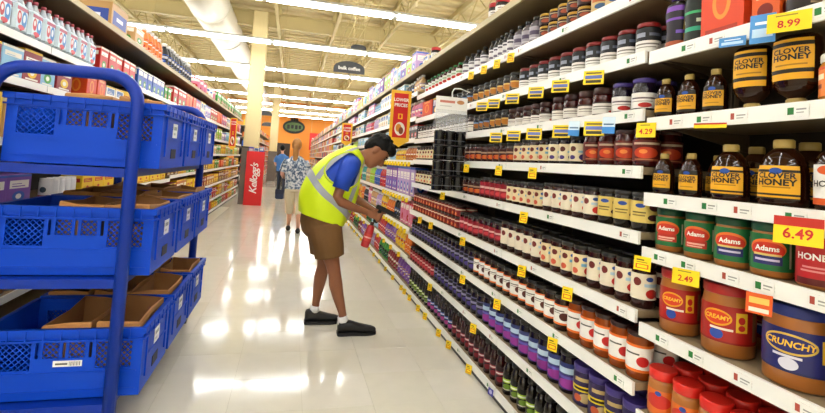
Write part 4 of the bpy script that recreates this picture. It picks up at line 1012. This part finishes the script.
# ------------------------------------------------------------------ hanging strip, flags, signs, stand
o = empty('hanging_strip', (1.135, 3.31, 1.22)); tag(o, 'clear plastic hanging strip of black tubs in front of jam shelves', 'hanging display')
MB().rbox(-.125, .125, -.003, .003, .575, .70, .001).build('header_card', pmat('print_header', 'e9e7e2', [rc(.12, .6, .62, .76, 'c87a6a'), el(.78, .7, .12, .12, 'c88a5a'), rc(.12, .5, .4, .46, 'c8c4c0')], rep=1), o)
MB().tube([(0, 0, .69), (0, 0, .74), (.015, 0, .765), (.06, 0, .77), (.14, .0, .75)], .005, 6).build('hook', m_lwhite, o)
m_film = mat('clear_film', 'e8ecf0', .12, alpha=.25)
MB().add([(-.128, -.044, .452), (.128, -.044, .452), (.125, -.004, .60), (-.125, -.004, .60), (-.128, .044, .452), (.128, .044, .452)], [(0, 1, 2, 3), (5, 4, 3, 2)]).build('film', m_film, o)
tb = MB().lathe([(.036, 0), (.040, .006), (.040, .085), (.042, .088), (.042, .104), (.036, .106)], 14).mesh('tub', mat('black_tub', '08090b', .25, coat=.25))
ts_ = MB().lathe([(.0405, .03), (.0405, .036)], 14, caps=False).mesh('band', mat('grey_band', '4a4c52', .4))
for i in range(4):
    for j in range(3):
        q = obj('tub', tb, o, (-.083+j*.083, -.004, i*.112)); obj('band', ts_, q)
    MB().box(-.127, .127, -.046, .042, i*.112-.003, i*.112).build('tray', mat('smoke_tray', '202226', .3), o)

def flag(x0, x1, y, z0, z1, label):
    w_, h_ = x1-x0, z1-z0
    o = empty('price_flag', (x0, y, z0)); tag(o, label, 'sign')
    a = MB(); n = 2
    tip = .07
    a.add([(0, -.003, tip), (w_/2, -.003, 0), (w_, -.003, tip), (w_, -.003, h_), (0, -.003, h_), (0, .003, tip), (w_/2, .003, 0), (w_, .003, tip), (w_, .003, h_), (0, .003, h_)], [(0, 1, 2, 3, 4), (9, 8, 7, 6, 5), (0, 5, 6, 1), (1, 6, 7, 2), (2, 7, 8, 3), (3, 8, 9, 4), (4, 9, 5, 0)])
    a.build('panel', mat('sign_yellow', 'f0b81c', .4), o)
    m = .035*w_/.24
    MB().add([(m, -.005, tip+m), (w_-m, -.005, tip+m), (w_-m, -.005, h_-m), (m, -.005, h_-m)], [(0, 1, 2, 3)], [[(0, 0), (1, 0), (1, 1), (0, 1)]]).build('print', pmat('print_flag', 'cf1f1a', [el(.5, .20, .36, .15, 'f0e8d8'), el(.42, .22, .2, .09, 'd88a2c'), el(.6, .16, .16, .08, '7a3a1c'), rc(.34, .66, .42, .54, 'f0b81c'), el(.5, .48, .08, .045, 'cf1f1a')], rep=1), o)
    for tx, zz in (('LOWER', h_-m-.075), ('PRICES', h_-m-.135)): obj('lettering', letters('lettering', tx, .052*w_/.24, m_winky, lambda a_, b_2: (w_/2+a_, -.007, zz+b_2), bold=.03), o)
    MB().tube([(w_-.005, .005, h_-.05), (w_+.06, .005, h_-.05)] if x0 > 0 else [(.005, .005, h_-.05), (-.10, .005, h_-.05)], .006, 6).build('arm', m_steel, o)
flag(1.02, 1.25, 5.05, 1.575, 2.21, 'red and yellow lower prices flag beside the worker')
flag(1.02, 1.25, 10.3, 1.70, 2.20, 'smaller red price flag farther down the right shelves')
flag(-1.58, -1.41, 12.6, 1.46, 2.27, 'red and yellow flag at the end of the left shelves')

def arch_sign(x, y, z, w_, h_, text, label):
    o = empty('aisle_sign', (x, y, z)); tag(o, label, 'sign')
    V = []; n = 14
    for s_ in (-.02, .02):
        V.append((-w_/2, s_, 0))
        for i in range(n+1): a = PI-PI*i/n; V.append((w_/2*math.cos(a), s_, h_*.35+h_*.65*math.sin(a)))
        V.append((w_/2, s_, 0))
    k = n+3; F = [tuple(range(k-1, -1, -1)), tuple(range(k, 2*k))]+[(i, (i+1) % k, k+(i+1) % k, k+i) for i in range(k)]
    MB().add(V, F).build('board', m_black, o)
    if text: obj('lettering', letters('lettering', text, h_*.42, m_winky, lambda a, b: (a, -.023, h_*.38+b), bold=.02), o)
    for s_ in (-1, 1): MB().tube([(s_*w_*.35, 0, h_*.6), (s_*w_*.35, 0, 5.6-z)], .006, 5).build('hanger_wire', m_steel, o)
arch_sign(1.2, 11.4, 3.52, .76, .29, 'bulk coffee', 'black arched hanging sign with white lettering above the aisle')
arch_sign(1.1, 9.0, 3.56, .30, .09, None, 'small black hanging sign just under the second light row')
arch_sign(-1.25, 20.4, 3.02, .62, .2, None, 'black hanging sign behind the cream column')
arch_sign(-1.84, 35.0, 3.42, .86, .3, None, 'black arched sign hanging before the orange wall')
# oval sign on the orange wall
o = empty('wall_sign', (-.02, 37.96, 3.7)); tag(o, 'green and white oval sign with black lettering on orange wall', 'sign')
ov = MB().lathe([(.80, 0), (.85, .02), (.85, .05), (.78, .06)], 28, 1, .62).build('plaque', mat('sign_dark', '20241f', .5), o); ov.rotation_euler = (PI/2, 0, 0)
ov = MB().lathe([(.70, .06), (.70, .075)], 28, 1, .5).build('face', pmat('print_wallsign', '6a8a5a', [rc(.0, 1, 0, 1, 'd8dccc')], rep=1), o); ov.rotation_euler = (PI/2, 0, 0)
for i, x in enumerate((-.42, -.12, .18, .46)): MB().rbox(x-.1, x+.1, -.12, -.085, -.18+.04*(i % 2), .14, .015).build('letter_block', mat('sign_letter', '14160f', .5), o)
for i in range(3): MB().lathe([(.05, 0), (.09, .05), (.08, .14), (.03, .2)], 10).build('finial', mat('sign_dark', '20241f', .5), o, (-.2+i*.2, -.05, .50))
o = empty('hanging_banner', (1.80, 36.5, 1.95)); tag(o, 'red square banner with white print hanging before the orange wall', 'banner')
MB().box(-.6, .6, -.02, .02, 0, 1.3).build('cloth', mat('banner_red', 'd0201c', .6), o)
obj('lettering', letters('lettering', 'SALE' if False else 'Meals', .34, m_winky, lambda a, b: (a, -.024, .85+b), bold=.02), o) if False else MB().rbox(-.42, .42, -.03, -.021, .72, .92, .004).build('white_band', m_winky, o)
for s_ in (-1, 1): MB().tube([(s_*.5, 0, 1.3), (s_*.5, 0, 3.67)], .01, 5).build('hanger_wire', m_steel, o)
MB().box(-1.2, -.2, YE-.04, YE, 0, 2.36).build('door_1', mat('dark_doorway', '3a2a1c', .6), kind='structure')
# red stand
o = empty('display_stand', (-.95, 13.30, 0)); tag(o, 'tall red cereal display stand with white script beside the column', 'display stand')
MB().rbox(-.23, .23, -.01, .01, 0, 1.46, .004).build('front_panel', mat('stand_red', 'd4161c', .4), o)
for s_ in (.0, 1): MB().box(-.22, .22, .02, .17, .12+s_*.0, .14).build('stand_floor', m_lwhite, o) if not s_ else None
MB().box(-.23, -.21, .01, .18, 0, 1.46).build('side_panel', MATS['stand_red'], o); MB().box(.21, .23, .01, .18, 0, 1.46).build('side_panel', MATS['stand_red'], o)
for z in (.5, .9, 1.3): MB().box(-.21, .21, .012, .178, z, z+.015).build('stand_shelf', m_lwhite, o)
obj('lettering', letters('lettering', "Kellogg's", .27, m_winky, lambda a, b: (-b-.0, -.0125, .72+a), bold=.012, shear=.35, spacing=.88), o)
for i, c in enumerate(('purple', 'white', 'blue')): place(gk('box', c, .12, .26, 1), (-1.085+i*.135, 13.315, 1.318), PI/2, '%s cereal box standing in the top of the red stand' % c)

# ------------------------------------------------------------------ people
def remeshed(mb, name, m, parent, voxel=.006, smooth=6):
    o = mb.build(name, m, parent)
    r_ = o.modifiers.new('remesh', 'REMESH'); r_.mode = 'VOXEL'; r_.voxel_size = voxel; r_.use_smooth_shade = True
    s_ = o.modifiers.new('smooth', 'SMOOTH'); s_.factor = .5; s_.iterations = smooth
    return o
def ellip(mb, c, rx, ry, rz, M=None, n=12, k=8):
    V = [];
    for i in range(k+1):
        f = PI*i/k-PI/2; f = max(-PI/2+.08, min(PI/2-.08, f))
        for j in range(n):
            a = 2*PI*j/n; p = Vector((c[0]+rx*math.cos(f)*math.cos(a), c[1]+ry*math.cos(f)*math.sin(a), c[2]+rz*math.sin(f))); V.append(M @ p if M else p)
    F = [(i*n+j, i*n+(j+1) % n, (i+1)*n+(j+1) % n, (i+1)*n+j) for i in range(k) for j in range(n)]+[tuple(range(n-1, -1, -1)), tuple(k*n+j for j in range(n))]
    mb.add(V, F, None, 0, True)
def head(mb, M, s=1.0):
    """head facing local +x; about .26 high"""
    R_ = [(-.128, .048, .022, .024), (-.112, .040, .050, .040), (-.08, .022, .074, .058), (-.045, .010, .086, .067), (-.005, .002, .094, .073), (.035, -.004, .099, .077), (.07, -.008, .096, .075), (.10, -.012, .080, .064), (.122, -.014, .052, .044), (.132, -.014, .014, .014)]
    V = []; n = 16
    for z, cx, hx, hy in R_:
        for j in range(n):
            a = 2*PI*j/n; V.append(M @ Vector(((cx+hx*math.cos(a))*s, hy*math.sin(a)*s, z*s)))
    k = len(R_); F = [(i*n+j, i*n+(j+1) % n, (i+1)*n+(j+1) % n, (i+1)*n+j) for i in range(k-1) for j in range(n)]+[tuple(range(n-1, -1, -1)), tuple((k-1)*n+j for j in range(n))]
    mb.add(V, F, None, 0, True)
    # nose, brow, lips, ears
    mb.loft([(M @ Vector((.088*s, 0, .012*s)), .009*s, .008*s, M.to_3x3() @ Vector((0, 1, 0))), (M @ Vector((.110*s, 0, -.02*s)), .013*s, .010*s, M.to_3x3() @ Vector((0, 1, 0))), (M @ Vector((.117*s, 0, -.036*s)), .016*s, .010*s, M.to_3x3() @ Vector((0, 1, 0))), (M @ Vector((.094*s, 0, -.046*s)), .012*s, .008*s, M.to_3x3() @ Vector((0, 1, 0)))], 8)
    ellip(mb, (.082*s, 0, .022*s), .014*s, .050*s, .008*s, M); ellip(mb, (.086*s, 0, -.068*s), .014*s, .026*s, .007*s, M); ellip(mb, (.082*s, 0, -.080*s), .014*s, .024*s, .008*s, M)
    for q in (-1, 1): ellip(mb, (-.004*s, q*.078*s, -.012*s), .020*s, .010*s, .032*s, M)
def limb(mb, pts, side, n=12): mb.loft([(p, r1, r2, side) for p, r1, r2 in pts], n)
def shoe(parent, x0, x1, y, m_top, m_sole, z=0, along='x', w_=.052, nm='shoe'):
    L_ = x1-x0; st = [(0, .030, .075, .6), (.03, .044, .095, .8), (.12, .046, .105, .9), (.32, .044, .095, .95), (.50, .046, .075, 1), (.70, .050, .058, 1), (.88, .042, .046, 1), (.97, .026, .036, 1), (1, .010, .026, 1)]
    def P_(u, v, zz): return (x0+u*L_, y+v, z+zz) if along == 'x' else (y+v, x0+u*L_, z+zz)
    mb = MB(); n = 12; V = []
    for u, hw, hh, _ in st:
        for j in range(n):
            a = 2*PI*j/n; V.append(P_(u, hw*math.cos(a)*w_/.05, .018+hh/2+hh/2*math.sin(a)))
    F = [(i*n+j, i*n+(j+1) % n, (i+1)*n+(j+1) % n, (i+1)*n+j) for i in range(len(st)-1) for j in range(n)]+[tuple(range(n-1, -1, -1)), tuple((len(st)-1)*n+j for j in range(n))]
    sh = mb.add(V, F, None, 0, True).build(nm, m_top, parent)
    so = MB(); V = []
    for zz in (0.001, .024):
        for u, hw, hh, _ in st: V.append(P_(u*1.02-.01, hw*1.1*w_/.05, zz))
        for u, hw, hh, _ in reversed(st): V.append(P_(u*1.02-.01, -hw*1.1*w_/.05, zz))
    k = 2*len(st); so.add(V, [tuple(range(k-1, -1, -1)), tuple(range(k, 2*k))]+[(i, (i+1) % k, k+(i+1) % k, k+i) for i in range(k)]); so.build('sole', m_sole, sh)
    lc = MB()
    for i in range(3):
        u = .36+i*.09; lc.tube([P_(u, -.03, .085-.010*i), P_(u+.02, 0, .105-.014*i), P_(u, .03, .085-.010*i)], .004, 5)
    lc.build('laces', mat('laces_dark', '2a2a2e', .7), sh)
    return sh
m_skin = mat('skin_tan', '8a5638', .5, noise=.05, nscale=30); m_skinl = mat('skin_light', 'd8a184', .5)
m_hairb = mat('hair_black', '070605', .6, noise=.4, nscale=60, bump=.5, spec=.2)

# --- the worker, bending towards the shelf (+x); near side is -y
Wk = empty('person', (.40, 3.92, 0)); tag(Wk, 'worker in yellow vest, blue shirt and brown shorts bending with a scanner', 'person')
off = Matrix.Translation((-.40, -3.92, 0))
def wb(mb, name, m, parent=None, **k):
    mb.v = [tuple(off @ Vector(p)) for p in mb.v]
    return remeshed(mb, name, m, parent or Wk, **k) if k else mb.build(name, m, parent or Wk)
Yc = 3.92
RT = [((.275, .905), (.96, -.27), .195, .20), ((.295, 1.04), (.96, -.27), .228, .225), ((.345, 1.18), (.93, -.37), .222, .235), ((.415, 1.31), (.84, -.54), .180, .230), ((.505, 1.41), (.60, -.80), .122, .185), ((.555, 1.455), (.55, -.83), .080, .085)]
def TP_(t, a, off_=0):
    t = max(0, min(4.999, t)); i = int(t); f = t-i
    def g(i): return RT[max(0, min(5, i))]
    def cr(p0, p1, p2, p3): return .5*((2*p1)+(-p0+p2)*f+(2*p0-5*p1+4*p2-p3)*f*f+(-p0+3*p1-3*p2+p3)*f**3)
    q = [g(i-1), g(i), g(i+1), g(i+2)]
    v = [cr(*[k[j][m_] for k in q]) for j, m_ in ((0, 0), (0, 1), (1, 0), (1, 1))]; hd = cr(*[k[2] for k in q]); hw = cr(*[k[3] for k in q])
    hd += off_; hw += off_
    sq = lambda c: math.copysign(abs(c)**.85, c)
    # loose folds in the hanging cloth
    fold = .006*math.sin(a*7+t*2.0)*max(0, 1-t/4)
    return Vector((v[0]+v[2]*(hd+fold)*sq(math.cos(a)), Yc+(hw+fold)*sq(math.sin(a)), v[1]+v[3]*(hd+fold)*sq(math.cos(a))))
def sheet(fn, nu, nv, skip=None, closed=True):
    b = MB(); V = []; F = []
    for i in range(nv+1):
        for j in range(nu+(0 if closed else 1)): V.append(fn(j/nu, i/nv))
    w_ = nu if closed else nu+1
    for i in range(nv):
        for j in range(nu):
            if skip and skip((j+.5)/nu, (i+.5)/nv): continue
            F.append((i*w_+j, i*w_+(j+1) % w_, (i+1)*w_+(j+1) % w_, (i+1)*w_+j))
    return b.add(V, F, None, 0, True)
def angd(a, b): return abs((a-b+PI) % (2*PI)-PI)
def armhole(u, v):
    a = u*2*PI; t = v*5
    return any((angd(a, c)/.80)**2+((t-3.15)/1.0)**2 < 1 for c in (-PI/2, PI/2))
m_vest = mat('vest_yellow', 'd2ea0e', .55, noise=.05, nscale=8); m_shirt = mat('shirt_blue', '0b3fae', .7, noise=.1, nscale=10)
vest = wb(sheet(lambda u, v: TP_(v*5, u*2*PI), 96, 70, armhole), 'vest', m_vest)
so_ = vest.modifiers.new('thick', 'SOLIDIFY'); so_.thickness = .004
for c in (-PI/2, PI/2): wb(MB().tube([TP_(3.15+1.03*math.sin(i/40*2*PI), c+.83*math.cos(i/40*2*PI), .002) for i in range(40)], .009, 6, closed=True), 'armhole_binding', mat('vest_binding', 'b4cc10', .6))
m_strip = mat('reflective_grey', '9aa0a8', .35)
for c in (-2.25, 2.25): wb(sheet(lambda u, v: TP_(2.0+v*2.9, c+(u-.5)*.26/max(.6, 1), .004), 4, 24, None, False), 'reflective_stripe', m_strip, None)
for c in (-.85, .85): wb(sheet(lambda u, v: TP_(.9+v*4.0, c+(u-.5)*.26, .004), 4, 24, None, False), 'reflective_stripe', m_strip, None)
wb(sheet(lambda u, v: TP_(1.35-.75*math.cos(u*2*PI)+(v-.5)*.36, u*2*PI, .005), 64, 3), 'reflective_stripe', m_strip)
wb(sheet(lambda u, v: TP_(.4+v*4.6, u*2*PI, -.016), 40, 30), 'shirt', m_shirt)
for s_ in (-1, 1):
    sl_ = MB(); sy = s_
    sl_.loft([((.475, Yc+sy*.13, 1.375), .085, .085, (0, 1, 0)), ((.445, Yc+sy*.185, 1.33), .088, .082, (0, 1, 0)), ((.41, Yc+sy*.215, 1.25), .082, .070, (0, 1, 0)), ((.385 if s_ < 0 else .46, Yc+sy*.225, 1.165), .084, .068, (0, 1, 0))], 14)
    wb(sl_, 'sleeve', m_shirt)
body = MB()
HM = Matrix.Translation((.690, 3.895, 1.488)) @ Matrix.Rotation(.92, 4, 'Y') @ Matrix.Rotation(-.16, 4, 'Z')
head(body, HM, 1.10)
limb(body, [((.50, Yc, 1.38), .07, .065), ((.57, 3.905, 1.425), .058, .058), ((.645, 3.90, 1.455), .055, .058)], (0, 1, 0))
# right arm (near), left arm (far)
limb(body, [((.435, 3.72, 1.32), .05, .05), ((.395, 3.70, 1.20), .045, .045), ((.368, 3.69, 1.105), .040, .040), ((.40, 3.695, 1.065), .041, .039), ((.50, 3.72, 1.022), .036, .034), ((.585, 3.74, .995), .027, .025), ((.625, 3.748, .982), .025, .022)], (0, 1, 0))
limb(body, [((.47, 4.12, 1.31), .05, .05), ((.49, 4.13, 1.20), .045, .045), ((.52, 4.12, 1.10), .040, .040), ((.60, 4.07, 1.04), .036, .034), ((.68, 3.99, 1.0), .026, .025), ((.71, 3.95, .985), .024, .022)], (0, 1, 0))
# near hand : palm, four fingers curled round the grip, thumb along the top
limb(body, [((.618, 3.748, .985), .024, .020), ((.655, 3.752, .970), .034, .018), ((.70, 3.758, .958), .038, .016), ((.715, 3.76, .953), .030, .012)], (0, .5, .86))
for i in range(4):
    z0 = .978-i*.019; x0 = .708-.004*i; y0 = 3.742
    limb(body, [((x0, y0, z0), .0095, .0095), ((x0+.034-.004*i, y0+.004, z0-.006), .0092, .009), ((x0+.046-.004*i, y0+.028, z0-.010), .0085, .0085), ((x0+.030, y0+.046, z0-.012), .0075, .0075)], (0, 0, 1), 8)
limb(body, [((.665, 3.765, .980), .012, .012), ((.692, 3.775, 1.004), .011, .011), ((.722, 3.778, 1.008), .009, .009)], (0, 1, 0), 8)
# far hand with fingers under the scanner
limb(body, [((.705, 3.952, .985), .024, .020), ((.735, 3.92, .972), .034, .016), ((.76, 3.885, .965), .030, .013)], (.7, .7, 0))
for i in range(4):
    p = Vector((.735+i*.016, 3.895-i*.004, .967)); limb(body, [(p, .009, .009), (p+Vector((.012, -.035, .0)), .0088, .0088), (p+Vector((.008, -.055, .018)), .008, .008), (p+Vector((0, -.056, .036)), .007, .007)], (1, 0, 0), 8)
limb(body, [((.72, 3.935, .985), .011, .011), ((.725, 3.905, 1.008), .010, .010), ((.735, 3.875, 1.016), .0085, .0085)], (1, 0, 0), 8)
# torso core and legs
limb(body, [((.28, Yc, .80), .15, .12), ((.30, Yc, 1.0), .16, .13), ((.38, Yc, 1.2), .17, .13), ((.48, Yc, 1.36), .15, .09)], (0, 1, 0))
limb(body, [((.30, 3.815, .84), .085, .09), ((.335, 3.815, .70), .072, .078), ((.385, 3.815, .54), .052, .058), ((.402, 3.815, .48), .048, .052), ((.415, 3.81, .40), .050, .056), ((.445, 3.807, .29), .042, .046), ((.485, 3.80, .17), .029, .032), ((.502, 3.80, .08), .030, .036)], (0, 1, 0))
limb(body, [((.285, 4.02, .84), .085, .09), ((.305, 4.03, .70), .072, .078), ((.328, 4.04, .54), .052, .058), ((.325, 4.045, .48), .048, .052), ((.312, 4.055, .40), .050, .056), ((.30, 4.065, .29), .042, .046), ((.290, 4.078, .17), .029, .032), ((.285, 4.08, .08), .030, .036)], (0, 1, 0))
skin = wb(body, 'body', m_skin, voxel=.0065, smooth=5)
eyes = MB()
for s_ in (-1, 1):
    ellip(eyes, (.101, s_*.036, .008), .008, .016, .009, HM)
wb(eyes, 'eyes', mat('eye_dark', '120c0a', .3))
br = MB()
for s_ in (-1, 1): br.tube([HM @ Vector((.106, s_*.014, .030)), HM @ Vector((.105, s_*.036, .035)), HM @ Vector((.095, s_*.058, .028))], .006, 5)
wb(br, 'eyebrows', m_hairb)
mo = MB(); ellip(mo, (.1025, 0, -.082), .004, .024, .005, HM); wb(mo, 'lips', mat('lips_brown', '6a3428', .5))
hr = MB(); ellip(hr, (-.020, 0, .060), .114, .096, .098, HM); ellip(hr, (-.062, 0, .010), .066, .086, .085, HM); ellip(hr, (.056, 0, .098), .066, .082, .052, HM)
hrr = random.Random(3)
for i in range(46):
    a = hrr.uniform(0, 2*PI); f = hrr.uniform(.1, 1.3); p = Vector((-.02+.112*math.cos(f)*math.cos(a), .094*math.cos(f)*math.sin(a), .06+.096*math.sin(f)))
    if p.x > .05 and p.z < .07: continue
    d = (p-Vector((-.02, 0, .04))).normalized(); hr.tube([HM @ p, HM @ (p+d*.016+Vector((.012, 0, -.006)))], [.014, .004], 5)
wb(hr, 'hair', m_hairb, voxel=.007, smooth=1)
sh_ = MB(); m_short = mat('shorts_brown', '6b4a22', .8, noise=.12, nscale=12)
limb(sh_, [((.262, Yc, .97), .185, .16), ((.272, Yc, .90), .195, .172), ((.285, Yc, .82), .195, .165), ((.29, Yc, .78), .19, .14)], (0, 1, 0), 20)
limb(sh_, [((.295, 3.825, .86), .11, .14), ((.318, 3.815, .76), .112, .132), ((.340, 3.812, .68), .112, .124), ((.352, 3.812, .615), .112, .118)], (0, 1, 0), 18)
limb(sh_, [((.282, 4.015, .86), .11, .14), ((.298, 4.03, .76), .112, .128), ((.310, 4.035, .68), .110, .118), ((.318, 4.035, .60), .108, .112)], (0, 1, 0), 18)
wb(sh_, 'shorts', m_short, voxel=.009, smooth=3)
m_shoe = mat('shoe_black', '101012', .6); m_sole = mat('sole_black', '17171a', .7)
s1 = shoe(Wk, .455-.40, .765-.40, 3.80-3.92, m_shoe, m_sole); s2 = shoe(Wk, .205-.40, .50-.40, 4.08-3.92, m_shoe, m_sole)
for x, y in ((.497, 3.80), (.287, 4.08)): wb(MB().loft([((x-.004, y, .085), .040, .046, (0, 1, 0)), ((x-.004, y, .115), .036, .042, (0, 1, 0)), ((x-.012 if x > .4 else x, y, .145), .035, .039, (0, 1, 0))], 14), 'sock', mat('sock_white', 'e6e6e6', .8))
# scanner and bottle in his hands
sc = empty('handheld_scanner', (.715, 3.79, .955)); tag(sc, 'black handheld barcode scanner held by the worker', 'scanner')
SM = Matrix.Rotation(.40, 4, 'Y')
MB().rbox(-.045, .14, -.026, .026, .048, .085, .008, M=SM).build('scanner_head', mat('scanner_black', '0d0e10', .4), sc)
MB().box(-.03, .07, -.020, .020, .0851, .0865, M=SM).build('screen', mat('screen_dark', '1a2228', .1), sc)
MB().rbox(-.020, .020, -.014, .014, -.06, .050, .006, M=Matrix.Rotation(.30, 4, 'Y')).build('grip', MATS['scanner_black'], sc)
rb = MB().lathe([(.018, 0), (.030, -.012), (.034, -.06), (.036, -.13), (.034, -.175), (.028, -.182)][::-1], 16).build('red_bottle', mat('bottle_red', 'b0141c', .28, coat=.4))
rb.location = (.668, 3.77, .880); rb.rotation_euler = (0, .26, 0); tag(rb, 'red plastic bottle hanging from the hand below the scanner', 'bottle')
MB().lathe([(.016, -.004), (.016, .022), (.012, .026)], 12).build('cap', mat('cap_dark', '2a1014', .4), rb)
MB().lathe([(.0362, -.13), (.0352, -.07)], 16, caps=False).build('label', pmat('print_redbottle', 'c43a34', [rc(.1, .9, .4, .6, 'e0a8a0')], rep=2), rb)

# --- people walking away (+y)
def walker(x, y, label, skin_m, top_m, pants_m, hair_m, shoe_m, hem, H=1.72, long_hair=True, step=.16):
    o = empty('person', (x, y, 0)); tag(o, label, 'person'); k = H/1.72
    X = (1, 0, 0); b = MB()
    M = Matrix.Translation((-.01, .03, 1.585*k)) @ Matrix.Rotation(PI/2-.1, 4, 'Z')
    head(b, M, 1.0*k)
    limb(b, [((0, 0, 1.36*k), .065, .06), ((-.005, .015, 1.44*k), .05, .05), ((-.008, .025, 1.50*k), .05, .055)], X)
    limb(b, [((.03, 0, .80*k), .16, .12), ((.02, 0, 1.0*k), .15, .11), ((0, 0, 1.2*k), .16, .11), ((0, 0, 1.34*k), .13, .08)], X)
    for s_ in (-1, 1):
        limb(b, [((s_*.19, 0, 1.29*k), .048, .048), ((s_*.225, 0, 1.16*k), .042, .042), ((s_*.235, .01, 1.06*k), .038, .038), ((s_*.20, .10, 1.0*k), .034, .034), ((s_*.15, .19, .985*k), .026, .024), ((s_*.13, .23, .98*k), .030, .016), ((s_*.12, .26, .98*k), .028, .012)], X)
        for i in range(4): limb(b, [((s_*.12+(i-1.5)*.014, .255, .98*k), .008, .008), ((s_*.12+(i-1.5)*.014, .29, .975*k), .0075, .0075), ((s_*.12+(i-1.5)*.014, .31, .955*k), .0065, .0065)], X, 6)
        limb(b, [((s_*.11, .225, .985*k), .009, .009), ((s_*.085, .25, .985*k), .008, .008), ((s_*.08, .27, .975*k), .007, .007)], X, 6)
        fy = s_*-step; fx = .03+s_*.085
        limb(b, [((.03+s_*.09, 0, .85*k), .085, .09), ((.03+s_*.09, .25*fy, .62*k), .065, .07), ((fx, .5*fy+.02, .45*k), .05, .055), ((fx, .75*fy, .30*k), .048, .052), ((fx, fy, .12*k), .030, .034), ((fx, fy+.02, .06*k), .03, .04)], X)
        sh = shoe(o, fy-.08, fy+.18, fx, shoe_m, mat('sole_white', 'd8d6d0', .6), along='y', w_=.046)
    remeshed(b, 'body', skin_m, o, voxel=.0085, smooth=4)
    t = MB()
    limb(t, [((.03, 0, .80*k), .205, .155), ((.025, 0, .92*k), .20, .15), ((.01, 0, 1.10*k), .195, .145), ((0, 0, 1.24*k), .20, .135), ((0, .0, 1.33*k), .165, .105), ((-.002, .008, 1.40*k), .085, .075)], X, 18)
    for s_ in (-1, 1): limb(t, [((s_*.15, 0, 1.31*k), .07, .07), ((s_*.205, 0, 1.22*k), .066, .064), ((s_*.235, .0, 1.10*k), .062, .06)], X)
    remeshed(t, 'top', top_m, o, voxel=.011, smooth=4)
    p = MB(); limb(p, [((.03, 0, .95*k), .175, .13), ((.03, 0, .84*k), .195, .15), ((.03, 0, .76*k), .19, .14)], X, 18)
    for s_ in (-1, 1):
        fy = s_*-step; fx = .03+s_*.085
        pts = [((.03+s_*.095, 0, .84*k), .105, .125), ((.03+s_*.095, .25*fy, .62*k), .092, .10), ((fx, .5*fy+.02, .45*k), .078, .085)]
        pts.append(((fx, .72*fy, .34*k), .07, .075) if hem > .2 else ((fx, fy, .09*k), .06, .065))
        limb(p, pts, X, 16)
    remeshed(p, 'trousers', pants_m, o, voxel=.011, smooth=3)
    h = MB(); ellip(h, (-.022, 0, .035), .105*k, .090*k, .115*k, M)
    if long_hair: h.loft([(M @ Vector((-.10, 0, .06)), .03, .03, (1, 0, 0)), (M @ Vector((-.135, 0, 0)), .048, .035, (1, 0, 0)), (M @ Vector((-.125, 0, -.14)), .052, .032, (1, 0, 0)), (M @ Vector((-.115, 0, -.28)), .040, .026, (1, 0, 0)), (M @ Vector((-.11, 0, -.38)), .014, .012, (1, 0, 0))], 12)
    remeshed(h, 'hair', hair_m, o, voxel=.01, smooth=2)
    return o
def blouse():
    m = bpy.data.materials.new('blouse_print'); m.use_nodes = True; nt = m.node_tree; L = nt.links.new; b = nt.nodes['Principled BSDF']; b.inputs['Roughness'].default_value = .8
    tc = nt.nodes.new('ShaderNodeTexCoord'); v = nt.nodes.new('ShaderNodeTexNoise'); v.inputs['Scale'].default_value = 26; v.inputs['Detail'].default_value = 3; L(tc.outputs['Object'], v.inputs['Vector'])
    r_ = nt.nodes.new('ShaderNodeValToRGB'); r_.color_ramp.elements[0].position = .40; r_.color_ramp.elements[0].color = lin('4a5c78'); r_.color_ramp.elements[1].position = .58; r_.color_ramp.elements[1].color = lin('d6dade')
    e = r_.color_ramp.elements.new(.49); e.color = lin('8fa0b4'); L(v.outputs['Fac'], r_.inputs[0]); L(r_.outputs[0], b.inputs['Base Color']); return m
wo = walker(.085, 8.83, 'woman with blonde ponytail in patterned blouse and cream trousers walking away', m_skinl, blouse(), mat('trousers_cream', 'd9cdb0', .8), mat('hair_blonde', 'a8743a', .6, noise=.3, nscale=40, bump=.3), mat('shoe_black', '101012', .6), .34)
bag = empty('shoulder_bag', (-.165, 8.66, .62)); tag(bag, 'small navy bag hanging on a strap beside the woman', 'bag')
MB().rbox(-.075, .075, -.035, .035, 0, .17, .02).build('pouch', mat('bag_navy', '1a2c4c', .6), bag); MB().box(-.076, .076, -.038, -.034, .09, .172).build('flap', mat('bag_navy_dark', '14223c', .6), bag)
MB().tube([(-.06, 0, .15), (-.03, .02, .45), (.02, .05, .66), (.06, .12, .715), (.06, .24, .68), (.05, .26, .45), (.06, 0, .15)], .007, 6).build('strap', mat('bag_navy', '1a2c4c', .6), bag)
walker(-.34, 17.6, 'distant shopper in blue top far down the aisle', m_skinl, mat('top_blue', '3f6fae', .8), mat('trousers_dark', '2a2c34', .8), m_hairb, mat('shoe_black', '101012', .6), 0, H=1.78, long_hair=False)
